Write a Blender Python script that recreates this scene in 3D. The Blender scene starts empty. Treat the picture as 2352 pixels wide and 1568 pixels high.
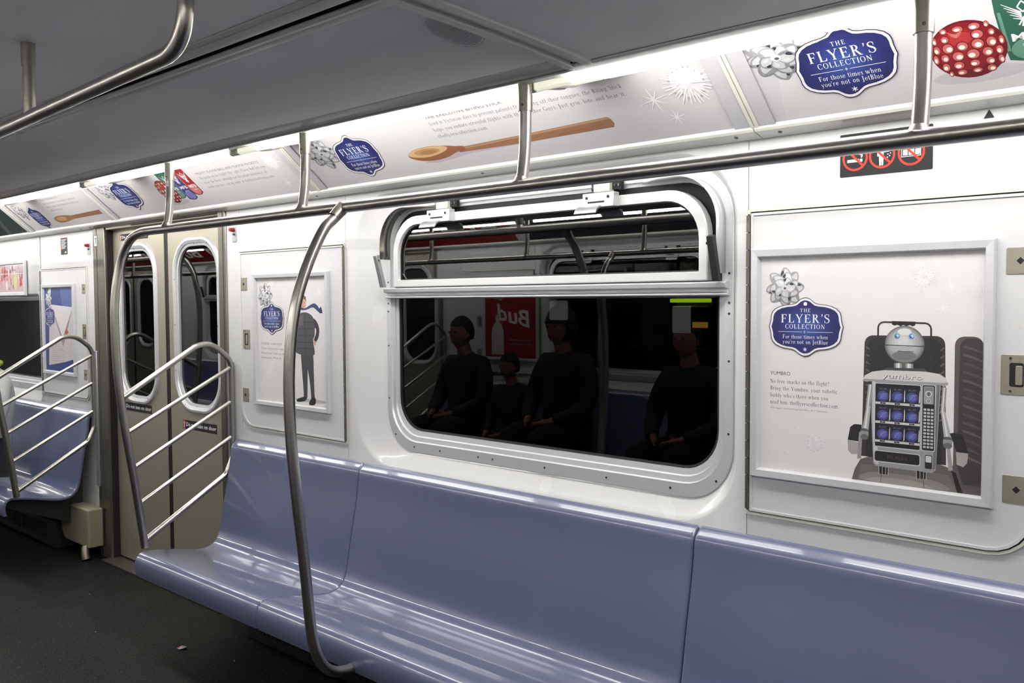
import bpy, bmesh, math, random
from mathutils import Vector, Matrix
random.seed(7)
R_ = math.radians
scene = bpy.context.scene
COL = scene.collection

# ------------------------------------------------------------------ camera, world, exposure
cam_d = bpy.data.cameras.new('camera')
cam_d.sensor_width = 36.0
cam_d.lens = 2100.0 / 2352.0 * 36.0
cam_d.clip_start = 0.02
cam = bpy.data.objects.new('camera', cam_d)
COL.objects.link(cam)
cam.matrix_world = Matrix(((0.73245413, -0.02656402, 0.68029795, 0.0),
                           (0.68079314, 0.036835, -0.73154896, -2.2),
                           (-0.0056259, 0.99896824, 0.04506455, 1.5),
                           (0, 0, 0, 1)))
scene.camera = cam
world = bpy.data.worlds.new('tunnel_dark')
scene.world = world
world.use_nodes = True
world.node_tree.nodes['Background'].inputs[0].default_value = (0.02, 0.022, 0.025, 1)
world.node_tree.nodes['Background'].inputs[1].default_value = 0.15
scene.view_settings.view_transform = 'Standard'
scene.view_settings.look = 'None'
scene.view_settings.gamma = 1.0
scene.view_settings.use_curve_mapping = False
scene.view_settings.exposure = 0.0
LAMP = 9.5          # strength of the fluorescent lenses of the car
scene.cycles.max_bounces = 10
scene.cycles.diffuse_bounces = 7
scene.cycles.glossy_bounces = 5
scene.cycles.transmission_bounces = 8
scene.cycles.sample_clamp_indirect = 6.0
scene.cycles.caustics_reflective = False
scene.cycles.caustics_refractive = False

FLOOR = 0.05
MIDY = -1.425
CX = -2.845


# ------------------------------------------------------------------ materials
def lin(c):
    out = []
    for v in c[:3]:
        v = v / 255.0
        out.append(v / 12.92 if v <= 0.04045 else ((v + 0.055) / 1.055) ** 2.4)
    return tuple(out) + (1.0,)


MATS = {}


def mat(name, rgb, rough=0.4, metal=0.0, coat=0.0, var=0.06, scale=40.0, stretch=None, bump=0.0, speck=None,
        emit=0.0, spec=0.5):
    if name in MATS:
        return MATS[name]
    m = bpy.data.materials.new(name)
    m.use_nodes = True
    nt = m.node_tree
    b = nt.nodes['Principled BSDF']
    b.inputs['Metallic'].default_value = metal
    b.inputs['Coat Weight'].default_value = coat
    b.inputs['Coat Roughness'].default_value = 0.06
    b.inputs['Specular IOR Level'].default_value = spec
    tc = nt.nodes.new('ShaderNodeTexCoord')
    mp = nt.nodes.new('ShaderNodeMapping')
    nt.links.new(tc.outputs['Object'], mp.inputs['Vector'])
    if stretch:
        mp.inputs['Scale'].default_value = stretch
    nz = nt.nodes.new('ShaderNodeTexNoise')
    nz.inputs['Scale'].default_value = scale
    nz.inputs['Detail'].default_value = 3.0
    nt.links.new(mp.outputs['Vector'], nz.inputs['Vector'])
    c = lin(rgb)
    ramp = nt.nodes.new('ShaderNodeMix')
    ramp.data_type = 'RGBA'
    ramp.inputs['A'].default_value = tuple(x * (1 - var) for x in c[:3]) + (1,)
    ramp.inputs['B'].default_value = tuple(min(1, x * (1 + var)) for x in c[:3]) + (1,)
    nt.links.new(nz.outputs['Fac'], ramp.inputs['Factor'])
    colout = ramp.outputs['Result']
    if speck:
        sc_, size, srgb = speck
        vo = nt.nodes.new('ShaderNodeTexVoronoi')
        vo.inputs['Scale'].default_value = sc_
        nt.links.new(tc.outputs['Object'], vo.inputs['Vector'])
        mth = nt.nodes.new('ShaderNodeMath')
        mth.operation = 'LESS_THAN'
        mth.inputs[1].default_value = size
        nt.links.new(vo.outputs['Distance'], mth.inputs[0])
        mx = nt.nodes.new('ShaderNodeMix')
        mx.data_type = 'RGBA'
        nt.links.new(mth.outputs[0], mx.inputs['Factor'])
        nt.links.new(colout, mx.inputs['A'])
        mx.inputs['B'].default_value = lin(srgb)
        colout = mx.outputs['Result']
    nt.links.new(colout, b.inputs['Base Color'])
    mr = nt.nodes.new('ShaderNodeMapRange')
    mr.inputs['To Min'].default_value = max(0.0, rough * 0.85)
    mr.inputs['To Max'].default_value = min(1.0, rough * 1.15)
    nt.links.new(nz.outputs['Fac'], mr.inputs['Value'])
    nt.links.new(mr.outputs['Result'], b.inputs['Roughness'])
    if bump > 0:
        bp = nt.nodes.new('ShaderNodeBump')
        bp.inputs['Strength'].default_value = bump
        bp.inputs['Distance'].default_value = 0.002
        nt.links.new(nz.outputs['Fac'], bp.inputs['Height'])
        nt.links.new(bp.outputs['Normal'], b.inputs['Normal'])
    if emit > 0:
        b.inputs['Emission Color'].default_value = c
        b.inputs['Emission Strength'].default_value = emit
    MATS[name] = m
    return m


WHITE = mat('white_melamine', (216, 216, 218), 0.36, coat=0.15, var=0.015, speck=(420, 0.10, (170, 170, 172)))
MOULD = mat('white_fibreglass', (226, 226, 227), 0.26, coat=0.5, var=0.01, scale=6)
CEIL = mat('ceiling_grey_paint', (240, 240, 241), 0.5, var=0.02, scale=300, bump=0.05)
CEILW = mat('ceiling_rail_paint', (205, 205, 203), 0.4, var=0.03)
CREAM = mat('cream_enamel', (224, 224, 214), 0.3, coat=0.3, var=0.02)
ALU = mat('brushed_aluminium', (222, 223, 227), 0.34, metal=0.4, var=0.05, scale=12, stretch=(1, 30, 30), bump=0.02)
ALUD = mat('aluminium_channel', (190, 192, 195), 0.34, metal=0.7, var=0.06, scale=30, stretch=(1, 8, 8))
STEEL = mat('stainless_tube', (186, 183, 177), 0.30, metal=1.0, var=0.06, scale=60, stretch=(1, 1, 6), bump=0.02)
STEELD = mat('stainless_sleeve', (156, 152, 143), 0.36, metal=1.0, var=0.08, scale=80)
DOORM = mat('brushed_door_steel', (184, 178, 161), 0.42, metal=0.7, var=0.06, scale=20, stretch=(20, 20, 1), bump=0.03)
JAMBM = mat('jamb_steel', (128, 124, 114), 0.38, metal=0.85, var=0.1, scale=10, stretch=(10, 10, 1))
BRONZE = mat('latch_plate_metal', (166, 160, 146), 0.42, metal=0.6, var=0.08, scale=90)
BENCH = mat('lilac_blue_fibreglass', (100, 106, 137), 0.30, coat=0.8, var=0.05, scale=1.2, stretch=(.25, 1, 1))
BLACK = mat('black_rubber', (16, 16, 18), 0.6, var=0.2)
DARK = mat('dark_recess', (22, 22, 24), 0.7, var=0.2)
DGREY = mat('dark_grey_metal', (58, 57, 58), 0.45, metal=0.4, var=0.1)
DGREY2 = mat('rail_shadow_grey', (120, 118, 114), 0.6, var=0.05)
GROOVE = mat('groove_shadow_grey', (70, 70, 72), 0.7, var=0.1)
FLOORM = mat('black_speckled_rubber_floor', (9, 8.5, 8.5), 0.65, var=0.4, scale=3, bump=0.05, speck=(75, 0.16, (92, 84, 76)), spec=0.25)
RED = mat('red_knob', (150, 24, 20), 0.35, var=0.08)
BEIGE = mat('beige_enamel', (142, 138, 116), 0.5, var=0.1, scale=8)
TUNNEL = mat('tunnel_concrete', (44, 42, 40), 0.9, var=0.4, scale=5)
SKIN = mat('skin', (150, 108, 88), 0.5, var=0.06, scale=60)
SCREWM = mat('screw_steel', (92, 92, 92), 0.35, metal=0.9, var=0.05)


def emission(name, rgb, strength):
    m = bpy.data.materials.new(name)
    m.use_nodes = True
    nt = m.node_tree
    b = nt.nodes['Principled BSDF']
    b.inputs['Base Color'].default_value = lin(rgb)
    b.inputs['Emission Color'].default_value = lin(rgb)
    nz = nt.nodes.new('ShaderNodeTexNoise')
    nz.inputs['Scale'].default_value = 3
    mr = nt.nodes.new('ShaderNodeMapRange')
    mr.inputs['To Min'].default_value = strength * 0.97
    mr.inputs['To Max'].default_value = strength * 1.03
    nt.links.new(nz.outputs['Fac'], mr.inputs['Value'])
    nt.links.new(mr.outputs['Result'], b.inputs['Emission Strength'])
    return m


LENS = emission('lit_lens', (255, 253, 247), LAMP)
LENSHOT = emission('lit_lens_aisle_side', (255, 253, 247), LAMP * 5.5)
LENSEND = emission('lens_end_dim', (240, 240, 222), 0.75)
GREENLED = emission('green_led', (190, 230, 40), 1.3)
SIGNLIT = emission('lit_station_panel', (170, 165, 160), 0.26)
AMBER = emission('amber_station_light', (220, 160, 60), 0.5)


def glass_mat(name, tint, rough=0.0, ior=1.52):
    m = bpy.data.materials.new(name)
    m.use_nodes = True
    nt = m.node_tree
    b = nt.nodes['Principled BSDF']
    b.inputs['Base Color'].default_value = lin(tint)
    b.inputs['Transmission Weight'].default_value = 1.0
    b.inputs['IOR'].default_value = ior
    nz = nt.nodes.new('ShaderNodeTexNoise')
    nz.inputs['Scale'].default_value = 25
    mr = nt.nodes.new('ShaderNodeMapRange')
    mr.inputs['To Min'].default_value = rough
    mr.inputs['To Max'].default_value = rough + 0.01
    nt.links.new(nz.outputs['Fac'], mr.inputs['Value'])
    nt.links.new(mr.outputs['Result'], b.inputs['Roughness'])
    return m


GLASS = glass_mat('dark_window_glass', (150, 155, 160), 0.0, 1.5)
GLASSU = glass_mat('filmed_upper_glass', (150, 155, 160), 0.0, 1.95)

# ------------------------------------------------------------------ mesh helpers
SIDE = 0          # 0: the wall in view, 1: the wall behind the camera (the same car turned half round)


def tr(p):
    if SIDE == 0:
        return (p[0], p[1], p[2])
    return (2 * CX - p[0], 2 * MIDY - p[1], p[2])


WORLD = {}


def tag(o, label=None, cat=None, group=None, kind=None):
    if label:
        o['label'] = label
    if cat:
        o['category'] = cat
    if group:
        o['group'] = group
    if kind:
        o['kind'] = kind
    return o


def thing(name, loc, label=None, cat=None, group=None, kind=None):
    o = bpy.data.objects.new(name, None)
    o.empty_display_size = 0.05
    COL.objects.link(o)
    l = tr(loc)
    o.location = l
    WORLD[o.name] = Vector(l)
    return tag(o, label, cat, group, kind)


def spline(pts, n=6):
    """Catmull-Rom through 3D (or 2D) points."""
    P = [Vector(p) for p in pts]
    out = []
    for i in range(len(P) - 1):
        p0 = P[i - 1] if i > 0 else P[i] * 2 - P[i + 1]
        p1, p2 = P[i], P[i + 1]
        p3 = P[i + 2] if i + 2 < len(P) else P[i + 1] * 2 - P[i]
        for k in range(n):
            t = k / n
            out.append(0.5 * ((2 * p1) + (p2 - p0) * t + (2 * p0 - 5 * p1 + 4 * p2 - p3) * t * t +
                              (3 * p1 - p0 - 3 * p2 + p3) * t ** 3))
    out.append(P[-1])
    return out


def fillet(pts, r, n=7):
    """polyline with rounded corners"""
    P = [Vector(p) for p in pts]
    out = [P[0]]
    for i in range(1, len(P) - 1):
        a, b, c = P[i - 1], P[i], P[i + 1]
        u, v = (a - b).normalized(), (c - b).normalized()
        ang = u.angle(v)
        if ang > math.pi - 0.05:
            out.append(b)
            continue
        rr = r[i - 1] if isinstance(r, (list, tuple)) else r
        d = min(rr / math.tan(ang / 2), (a - b).length * 0.49, (c - b).length * 0.49)
        s, e = b + u * d, b + v * d
        for k in range(n + 1):
            t = k / n
            q = s * (1 - t) ** 2 + b * 2 * t * (1 - t) + e * t * t
            w = (s * (1 - t) + e * t)
            out.append(q * 0.83 + w * 0.17 if 0 < k < n else q)
    out.append(P[-1])
    return out


def rrect(x0, x1, z0, z1, r, y, k=6):
    """rounded rectangle in the wall plane; r number or (bl, br, tr, tl)"""
    rs = r if isinstance(r, tuple) else (r,) * 4
    cs = [(x0, z0, 1, 1, 180), (x1, z0, -1, 1, 270), (x1, z1, -1, -1, 0), (x0, z1, 1, -1, 90)]
    pts = []
    for (cx, cz, sx, sz, a0), rr in zip(cs, rs):
        rr = max(rr, 0.0004)
        ox, oz = cx + sx * rr, cz + sz * rr
        for i in range(k + 1):
            a = R_(a0 + 90.0 * i / k)
            pts.append((ox + rr * math.cos(a), y, oz + rr * math.sin(a)))
    return pts


class MB:
    def __init__(s):
        s.v, s.f, s.m, s.sm = [], [], [], []

    def add(s, vs, fs, mi=0, smooth=False):
        o = len(s.v)
        s.v += [tuple(v) for v in vs]
        for f in fs:
            s.f.append(tuple(o + i for i in f))
            s.m.append(mi)
            s.sm.append(smooth)
        return s

    def box(s, x0, x1, y0, y1, z0, z1, mi=0):
        vs = [(x, y, z) for x in (x0, x1) for y in (y0, y1) for z in (z0, z1)]
        fs = [(0, 1, 3, 2), (4, 6, 7, 5), (0, 4, 5, 1), (2, 3, 7, 6), (0, 2, 6, 4), (1, 5, 7, 3)]
        return s.add(vs, fs, mi)

    def prism_x(s, prof, x0, x1, mi=0, smooth=False, caps=True):
        n = len(prof)
        vs = [(x0, p[0], p[1]) for p in prof] + [(x1, p[0], p[1]) for p in prof]
        fs = [(i, (i + 1) % n, n + (i + 1) % n, n + i) for i in range(n)]
        s.add(vs, fs, mi, smooth)
        if caps:
            s.add(vs, [tuple(range(n)), tuple(range(2 * n - 1, n - 1, -1))], mi)
        return s

    def slab(s, ring, y0, y1, mi=0):
        """outline in the wall plane (x, z) with thickness y0..y1"""
        n = len(ring)
        vs = [(p[0], y0, p[1]) for p in ring] + [(p[0], y1, p[1]) for p in ring]
        fs = [(i, (i + 1) % n, n + (i + 1) % n, n + i) for i in range(n)]
        fs += [tuple(range(n)), tuple(range(2 * n - 1, n - 1, -1))]
        return s.add(vs, fs, mi)

    def bridge(s, rings, mi=0, smooth=True, fill_last=False, fill_first=False):
        n = len(rings[0])
        vs = [p for r in rings for p in r]
        fs = []
        for k in range(len(rings) - 1):
            for i in range(n):
                j = (i + 1) % n
                fs.append((k * n + i, k * n + j, (k + 1) * n + j, (k + 1) * n + i))
        if fill_last:
            fs.append(tuple((len(rings) - 1) * n + i for i in range(n)))
        if fill_first:
            fs.append(tuple(reversed(range(n))))
        return s.add(vs, fs, mi, smooth)

    def tube(s, path, r, seg=18, mi=0, cap=True, sx=1.0):
        P = [Vector(p) for p in path]
        Q = [P[0]]
        for p in P[1:]:
            if (p - Q[-1]).length > 1e-5:
                Q.append(p)
        P = Q
        rs = r if isinstance(r, (list, tuple)) else [r] * len(P)
        t = (P[1] - P[0]).normalized()
        up = Vector((0, 0, 1)) if abs(t.z) < 0.9 else Vector((0, 1, 0))
        n = t.cross(up).normalized()
        rings = []
        for i, p in enumerate(P):
            if i == 0:
                t2 = (P[1] - P[0]).normalized()
            elif i == len(P) - 1:
                t2 = (P[-1] - P[-2]).normalized()
            else:
                t2 = ((P[i + 1] - p).normalized() + (p - P[i - 1]).normalized()).normalized()
            n = (n - t2 * n.dot(t2)).normalized()
            b = t2.cross(n)
            rr = rs[min(i, len(rs) - 1)]
            rings.append([tuple(p + n * (rr * math.cos(2 * math.pi * k / seg)) +
                                b * (rr * sx * math.sin(2 * math.pi * k / seg))) for k in range(seg)])
        s.bridge(rings, mi, True)
        if cap:
            s.add(rings[0], [tuple(reversed(range(seg)))], mi)
            s.add(rings[-1], [tuple(range(seg))], mi)
        return s

    def sphere(s, c, r, mi=0, seg=14, rings=8, sc=(1, 1, 1), fn=None):
        R = []
        for i in range(rings + 1):
            a = math.pi * i / rings
            row = []
            for k in range(seg):
                b = 2 * math.pi * k / seg
                p = Vector((math.sin(a) * math.cos(b), math.sin(a) * math.sin(b), math.cos(a)))
                if fn:
                    p = fn(p)
                row.append((c[0] + p.x * r * sc[0], c[1] + p.y * r * sc[1], c[2] + p.z * r * sc[2]))
            R.append(row)
        return s.bridge(R, mi, True)

    def disc(s, c, r, n, mi=0, seg=10):
        n = Vector(n).normalized()
        a = n.orthogonal().normalized()
        b = n.cross(a)
        vs = [Vector(c) + a * r * math.cos(2 * math.pi * k / seg) + b * r * math.sin(2 * math.pi * k / seg)
              for k in range(seg)]
        return s.add(vs, [tuple(range(seg))], mi)

    def build(s, name, mats, parent=None, bevel=0.0, angle=35, normals=True):
        if not isinstance(mats, (list, tuple)):
            mats = [mats]
        V = [Vector(tr(v)) for v in s.v]
        if parent is not None:
            org = WORLD[parent.name]
        else:
            xs, ys, zs = [v.x for v in V], [v.y for v in V], [v.z for v in V]
            org = Vector(((min(xs) + max(xs)) / 2, (min(ys) + max(ys)) / 2, min(zs)))
        me = bpy.data.meshes.new(name)
        me.from_pydata([v - org for v in V], [], s.f)
        for m in mats:
            me.materials.append(m)
        for p, mi, sm in zip(me.polygons, s.m, s.sm):
            p.material_index = mi
            p.use_smooth = sm
        if normals:
            bm = bmesh.new()
            bm.from_mesh(me)
            bmesh.ops.remove_doubles(bm, verts=bm.verts, dist=1e-6)
            bmesh.ops.recalc_face_normals(bm, faces=bm.faces)
            bm.to_mesh(me)
            bm.free()
        me.set_sharp_from_angle(angle=R_(angle))
        o = bpy.data.objects.new(name, me)
        COL.objects.link(o)
        WORLD[o.name] = org.copy()
        if parent is not None:
            o.parent = parent
        else:
            o.location = org
        if bevel > 0:
            bv = o.modifiers.new('bevel', 'BEVEL')
            bv.width = bevel
            bv.segments = 2
            bv.limit_method = 'ANGLE'
            bv.angle_limit = R_(40)
            for p in me.polygons:
                p.use_smooth = True
        return o


def dup_part(src, offset, parent):
    """copy of a part that shares its mesh, moved by a world offset"""
    c = src.copy()
    COL.objects.link(c)
    c.parent = parent
    off = Vector(offset) if SIDE == 0 else Vector((-offset[0], -offset[1], offset[2]))
    c.location = src.location + off
    WORLD[c.name] = WORLD[src.name]
    return c


# ------------------------------------------------------------------ flat print
PM = {}


def ink(rgb):
    key = tuple(int(c) for c in rgb)
    if key not in PM:
        PM[key] = mat('ink_%02x%02x%02x' % key, key, 0.45, coat=0.35, var=0.015, scale=30)
    return PM[key]


TEXTC = {}


def sans(txt, bold=False):
    if (txt, bold) in TEXTC:
        return TEXTC[(txt, bold)]
    cu = bpy.data.curves.new('t', 'FONT')
    cu.body = txt
    cu.size = 1.0
    cu.resolution_u = 2
    if bold:
        cu.offset = 0.02
    ob = bpy.data.objects.new('t', cu)
    COL.objects.link(ob)
    dg = bpy.context.evaluated_depsgraph_get()
    me = bpy.data.meshes.new_from_object(ob.evaluated_get(dg))
    vs = [(v.co.x, v.co.y) for v in me.vertices]
    fs = [tuple(p.vertices) for p in me.polygons]
    bpy.data.objects.remove(ob)
    bpy.data.meshes.remove(me)
    bpy.data.curves.remove(cu)
    polys = [[vs[i] for i in f] for f in fs]
    w0 = min(v[0] for v in vs) if vs else 0
    w1 = max(v[0] for v in vs) if vs else 1
    TEXTC[(txt, bold)] = (polys, w0, w1, 0.70)
    return TEXTC[(txt, bold)]


def seg_poly(p, q, w0, w1=None):
    w1 = w0 if w1 is None else w1
    dx, dy = q[0] - p[0], q[1] - p[1]
    l = math.hypot(dx, dy) or 1
    nx, ny = -dy / l, dx / l
    return [(p[0] + nx * w0 / 2, p[1] + ny * w0 / 2), (p[0] - nx * w0 / 2, p[1] - ny * w0 / 2),
            (q[0] - nx * w1 / 2, q[1] - ny * w1 / 2), (q[0] + nx * w1 / 2, q[1] + ny * w1 / 2)]


def rect(x0, x1, y0, y1):
    return [(x0, y0), (x1, y0), (x1, y1), (x0, y1)]


def arc_band(cx, cy, rx, ry, tx, ty, a0, a1, n=14):
    """band between an outer ellipse and an inner one (thick at the sides, thin above and below)"""
    out = []
    for i in range(n):
        A, B = R_(a0 + (a1 - a0) * i / n), R_(a0 + (a1 - a0) * (i + 1) / n)
        out.append([(cx + rx * math.cos(A), cy + ry * math.sin(A)), (cx + rx * math.cos(B), cy + ry * math.sin(B)),
                    (cx + (rx - tx) * math.cos(B), cy + (ry - ty) * math.sin(B)),
                    (cx + (rx - tx) * math.cos(A), cy + (ry - ty) * math.sin(A))])
    return out


def serif_glyph(ch):
    T, t, s = 0.15, 0.05, 0.045

    def stem(x, y0=0, y1=1, w=T, sl=True, su=True):
        o = [rect(x - w / 2, x + w / 2, y0, y1)]
        if sl:
            o.append(rect(x - w / 2 - .07, x + w / 2 + .07, y0, y0 + s))
        if su:
            o.append(rect(x - w / 2 - .07, x + w / 2 + .07, y1 - s, y1))
        return o
    if ch == 'T':
        return stem(.38, su=False) + [rect(0.02, .74, .94, 1), [(0.02, 1), (0, .76), (.04, .76), (.1, .95)],
                                      [(.74, 1), (.76, .76), (.72, .76), (.66, .95)]], .78
    if ch == 'H':
        return stem(.17) + stem(.68) + [rect(.17, .68, .48, .54)], .86
    if ch == 'E':
        return stem(.17) + [rect(.17, .6, .94, 1), rect(.17, .62, 0, .06), rect(.17, .48, .49, .54),
                            [(.6, 1), (.62, .78), (.58, .78), (.5, .95)], [(.62, 0), (.66, .25), (.62, .25), (.52, .05)],
                            rect(.45, .49, .4, .63)], .72
    if ch == 'F':
        return stem(.17) + [rect(.17, .6, .94, 1), rect(.17, .48, .49, .54),
                            [(.6, 1), (.62, .76), (.58, .76), (.5, .95)], rect(.45, .49, .4, .63)], .68
    if ch == 'L':
        return stem(.17) + [rect(.17, .6, 0, .06), [(.6, 0), (.65, .28), (.61, .28), (.5, .05)]], .70
    if ch == 'Y':
        return stem(.4, y1=.48, su=False) + [seg_poly((.12, .98), (.4, .42), .15, .13), seg_poly((.68, .98), (.42, .45), .055),
                                             rect(0, .26, .955, 1), rect(.56, .8, .955, 1)], .82
    if ch == 'R':
        return stem(.17) + arc_band(.30, .75, .27, .25, .14, .05, -90, 90) + \
            [rect(.17, .30, .95, 1), rect(.17, .30, .5, .55), seg_poly((.34, .52), (.64, .03), .14, .15), rect(.55, .8, 0, s)], .82
    if ch == 'O':
        return arc_band(.42, .5, .40, .52, .14, .05, 0, 360, 28), .86
    if ch == 'C':
        return arc_band(.42, .5, .40, .52, .14, .05, 45, 315, 22) + [rect(.68, .72, .7, .98), rect(.68, .72, .1, .25)], .78
    if ch == 'I':
        return stem(.17), .34
    if ch == 'N':
        return stem(.14, w=.055) + stem(.70, w=.055, sl=False) + [seg_poly((.13, .97), (.70, .02), .15)], .84
    if ch == 'S':
        pts = spline([(.50, .80, .05), (.44, .95, .05), (.27, .98, .055), (.12, .86, .10), (.14, .66, .13), (.32, .53, .16),
                      (.50, .38, .14), (.52, .17, .10), (.36, .02, .055), (.18, .04, .05), (.08, .20, .05)], 4)
        o = [seg_poly(pts[i], pts[i + 1], pts[i].z, pts[i + 1].z) for i in range(len(pts) - 1)]
        return o + [rect(.48, .52, .68, .98), rect(.06, .10, .02, .32)], .62
    if ch == '\u2019':
        return [[(.04, .98), (.17, 1.0), (.17, .88), (.08, .70), (.04, .70), (.09, .86)]], .20
    return serif_lower(ch)


def serif_lower(ch):
    X, T, t, s = .64, .115, .04, .04

    def stem(x, y0=0, y1=X, sl=True, fl=True, w=T):
        o = [rect(x - w / 2, x + w / 2, y0, y1)]
        if sl:
            o.append(rect(x - w / 2 - .05, x + w / 2 + .05, y0, y0 + s))
        if fl:
            o.append([(x - w / 2 - .06, y1 - .07), (x - w / 2 + .01, y1 - .06), (x + w / 2, y1 + .01), (x - w / 2 + .01, y1 - .015)])
        return o

    def bowl(cx, a0=0, a1=360, rx=.25, ry=.335, cy=.32, n=18):
        return arc_band(cx, cy, rx, ry, T, t, a0, a1, n)
    if ch == 'o':
        return bowl(.28), .56
    if ch == 'c':
        return bowl(.28, 50, 320) + [seg_poly((.40, .54), (.44, .50), .09)], .50
    if ch == 'e':
        return bowl(.28, 0, 325) + [rect(.12, .50, .34, .385)], .54
    if ch in 'nhmru':
        if ch == 'u':
            return stem(.12, .18, sl=False) + stem(.46, fl=True) + arc_band(.29, .20, .225, .22, T, .06, 180, 330, 8), .60
        o = stem(.14, 0, 1 if ch == 'h' else X)
        if ch == 'r':
            return o + arc_band(.34, .40, .20, .24, .10, .06, 60, 170, 8) + [seg_poly((.38, .60), (.42, .53), .09)], .46
        o += arc_band(.32, .40, .215, .25, T, .06, 0, 160, 8) + [rect(.42, .42 + T, 0, .41), rect(.37, .42 + T + .05, 0, s)]
        if ch == 'm':
            o += arc_band(.68, .40, .215, .25, T, .06, 0, 160, 8) + [rect(.78, .78 + T, 0, .41), rect(.73, .78 + T + .05, 0, s)]
            return o, .98
        return o, .62
    if ch in 'il':
        o = stem(.12, 0, 1 if ch == 'l' else X)
        if ch == 'i':
            o.append([(.12 + .07 * math.cos(a), .87 + .07 * math.sin(a)) for a in [math.pi / 4 * k for k in range(8)]])
        return o, .25
    if ch == 't':
        return stem(.16, .10, .86, False, False) + [rect(.02, .34, X - .05, X)] + arc_band(.27, .13, .165, .14, .10, .06, 180, 320, 8), .38
    if ch == 'f':
        return stem(.16, 0, .80, True, False) + [rect(.02, .34, X - .05, X)] + arc_band(.28, .80, .175, .20, .10, .06, 50, 180, 8), .38
    if ch in 'bdpq':
        x = .14 if ch in 'bp' else .46
        y0, y1 = (0, 1) if ch in 'bd' else (-.32, X)
        return stem(x, y0, y1, ch != 'b') + bowl(.32 if ch in 'bp' else .28), .60
    if ch == 'g':
        return bowl(.26, ry=.22, rx=.21, cy=.43) + arc_band(.27, -.13, .25, .17, .08, .05, 0, 360, 16) + [seg_poly((.18, .22), (.14, .06), .06), seg_poly((.14, .04), (.42, .0), .09), seg_poly((.42, .58), (.54, .63), .07)], .56
    if ch == 'a':
        return stem(.40, .0, .45, False, False) + arc_band(.25, .44, .205, .21, T, .05, 0, 150, 8) + arc_band(.24, .17, .20, .19, .10, .045, 40, 330, 12) + [seg_poly((.40, .04), (.54, .03), .06), seg_poly((.26, .37), (.42, .40), .05)], .54
    if ch == 's':
        pts = spline([(.36, .50, .04), (.28, .62, .04), (.15, .60, .06), (.10, .50, .09), (.20, .37, .11), (.34, .26, .11), (.38, .13, .08), (.26, .02, .04), (.12, .03, .04), (.06, .15, .04)], 3)
        return [seg_poly(pts[i], pts[i + 1], pts[i].z, pts[i + 1].z) for i in range(len(pts) - 1)] + [rect(.35, .385, .44, .62), rect(.045, .08, .02, .19)], .43
    if ch in 'vwy':
        o = [seg_poly((.08, X - .02), (.28, .02), .12, .09), seg_poly((.48, X - .02), (.29, .02), .05), rect(0, .19, X - s, X), rect(.38, .58, X - s, X)]
        if ch == 'y':
            o += [seg_poly((.29, .04), (.16, -.26), .05), seg_poly((.16, -.26), (.05, -.27), .09)]
            return o, .58
        if ch == 'w':
            o += [seg_poly((.44, X - .02), (.62, .02), .12, .09), seg_poly((.84, X - .02), (.63, .02), .05), rect(.74, .92, X - s, X)]
            return o, .92
        return o, .58
    if ch == 'k':
        return stem(.14, 0, 1) + [seg_poly((.18, .26), (.44, .60), .05), seg_poly((.26, .36), (.50, .03), .12), rect(.36, .56, X - s, X), rect(.38, .62, 0, s)], .62
    if ch == 'B':
        return [rect(.10, .25, 0, 1), rect(.03, .32, 0, s), rect(.03, .32, 1 - s, 1)] + arc_band(.32, .755, .24, .245, .13, .05, -90, 90, 10) + arc_band(.32, .26, .29, .26, .14, .05, -90, 90, 10) + [rect(.25, .33, .95, 1), rect(.25, .33, 0, .05), rect(.25, .33, .49, .54)], .68
    if ch == 'J':
        return [rect(.16, .31, .0, 1), rect(.08, .39, 1 - s, 1)] + arc_band(.10, .0, .21, .26, .14, .06, 270, 360, 8) + [seg_poly((.10, -.23), (.02, -.18), .10)], .42
    if ch == 'G':
        return arc_band(.42, .5, .40, .52, .14, .05, 45, 330, 22) + [rect(.66, .80, .05, .42), rect(.58, .86, .40, .44)], .88
    if ch == 'U':
        return [rect(.10, .24, .3, 1), rect(.66, .71, .3, 1), rect(.03, .31, 1 - s, 1), rect(.58, .79, 1 - s, 1)] + arc_band(.405, .32, .305, .34, .14, .05, 180, 360, 12), .80
    if ch == 'V':
        return [seg_poly((.12, .98), (.40, .02), .15, .10), seg_poly((.68, .98), (.41, .02), .05), rect(0, .26, .955, 1), rect(.56, .8, .955, 1)], .80
    if ch in '.,':
        o = [[(.10 + .075 * math.cos(a), .07 + .075 * math.sin(a)) for a in [math.pi / 4 * k for k in range(8)]]]
        if ch == ',':
            o.append([(.17, .07), (.06, -.16), (.03, -.14), (.10, .02)])
        return o, .20
    if ch == '?':
        return arc_band(.24, .74, .22, .25, .12, .05, -60, 180, 12) + [rect(.20, .27, .22, .52), [(.235 + .075 * math.cos(a), .07 + .075 * math.sin(a)) for a in [math.pi / 4 * k for k in range(8)]]], .48
    return [], .34


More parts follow.
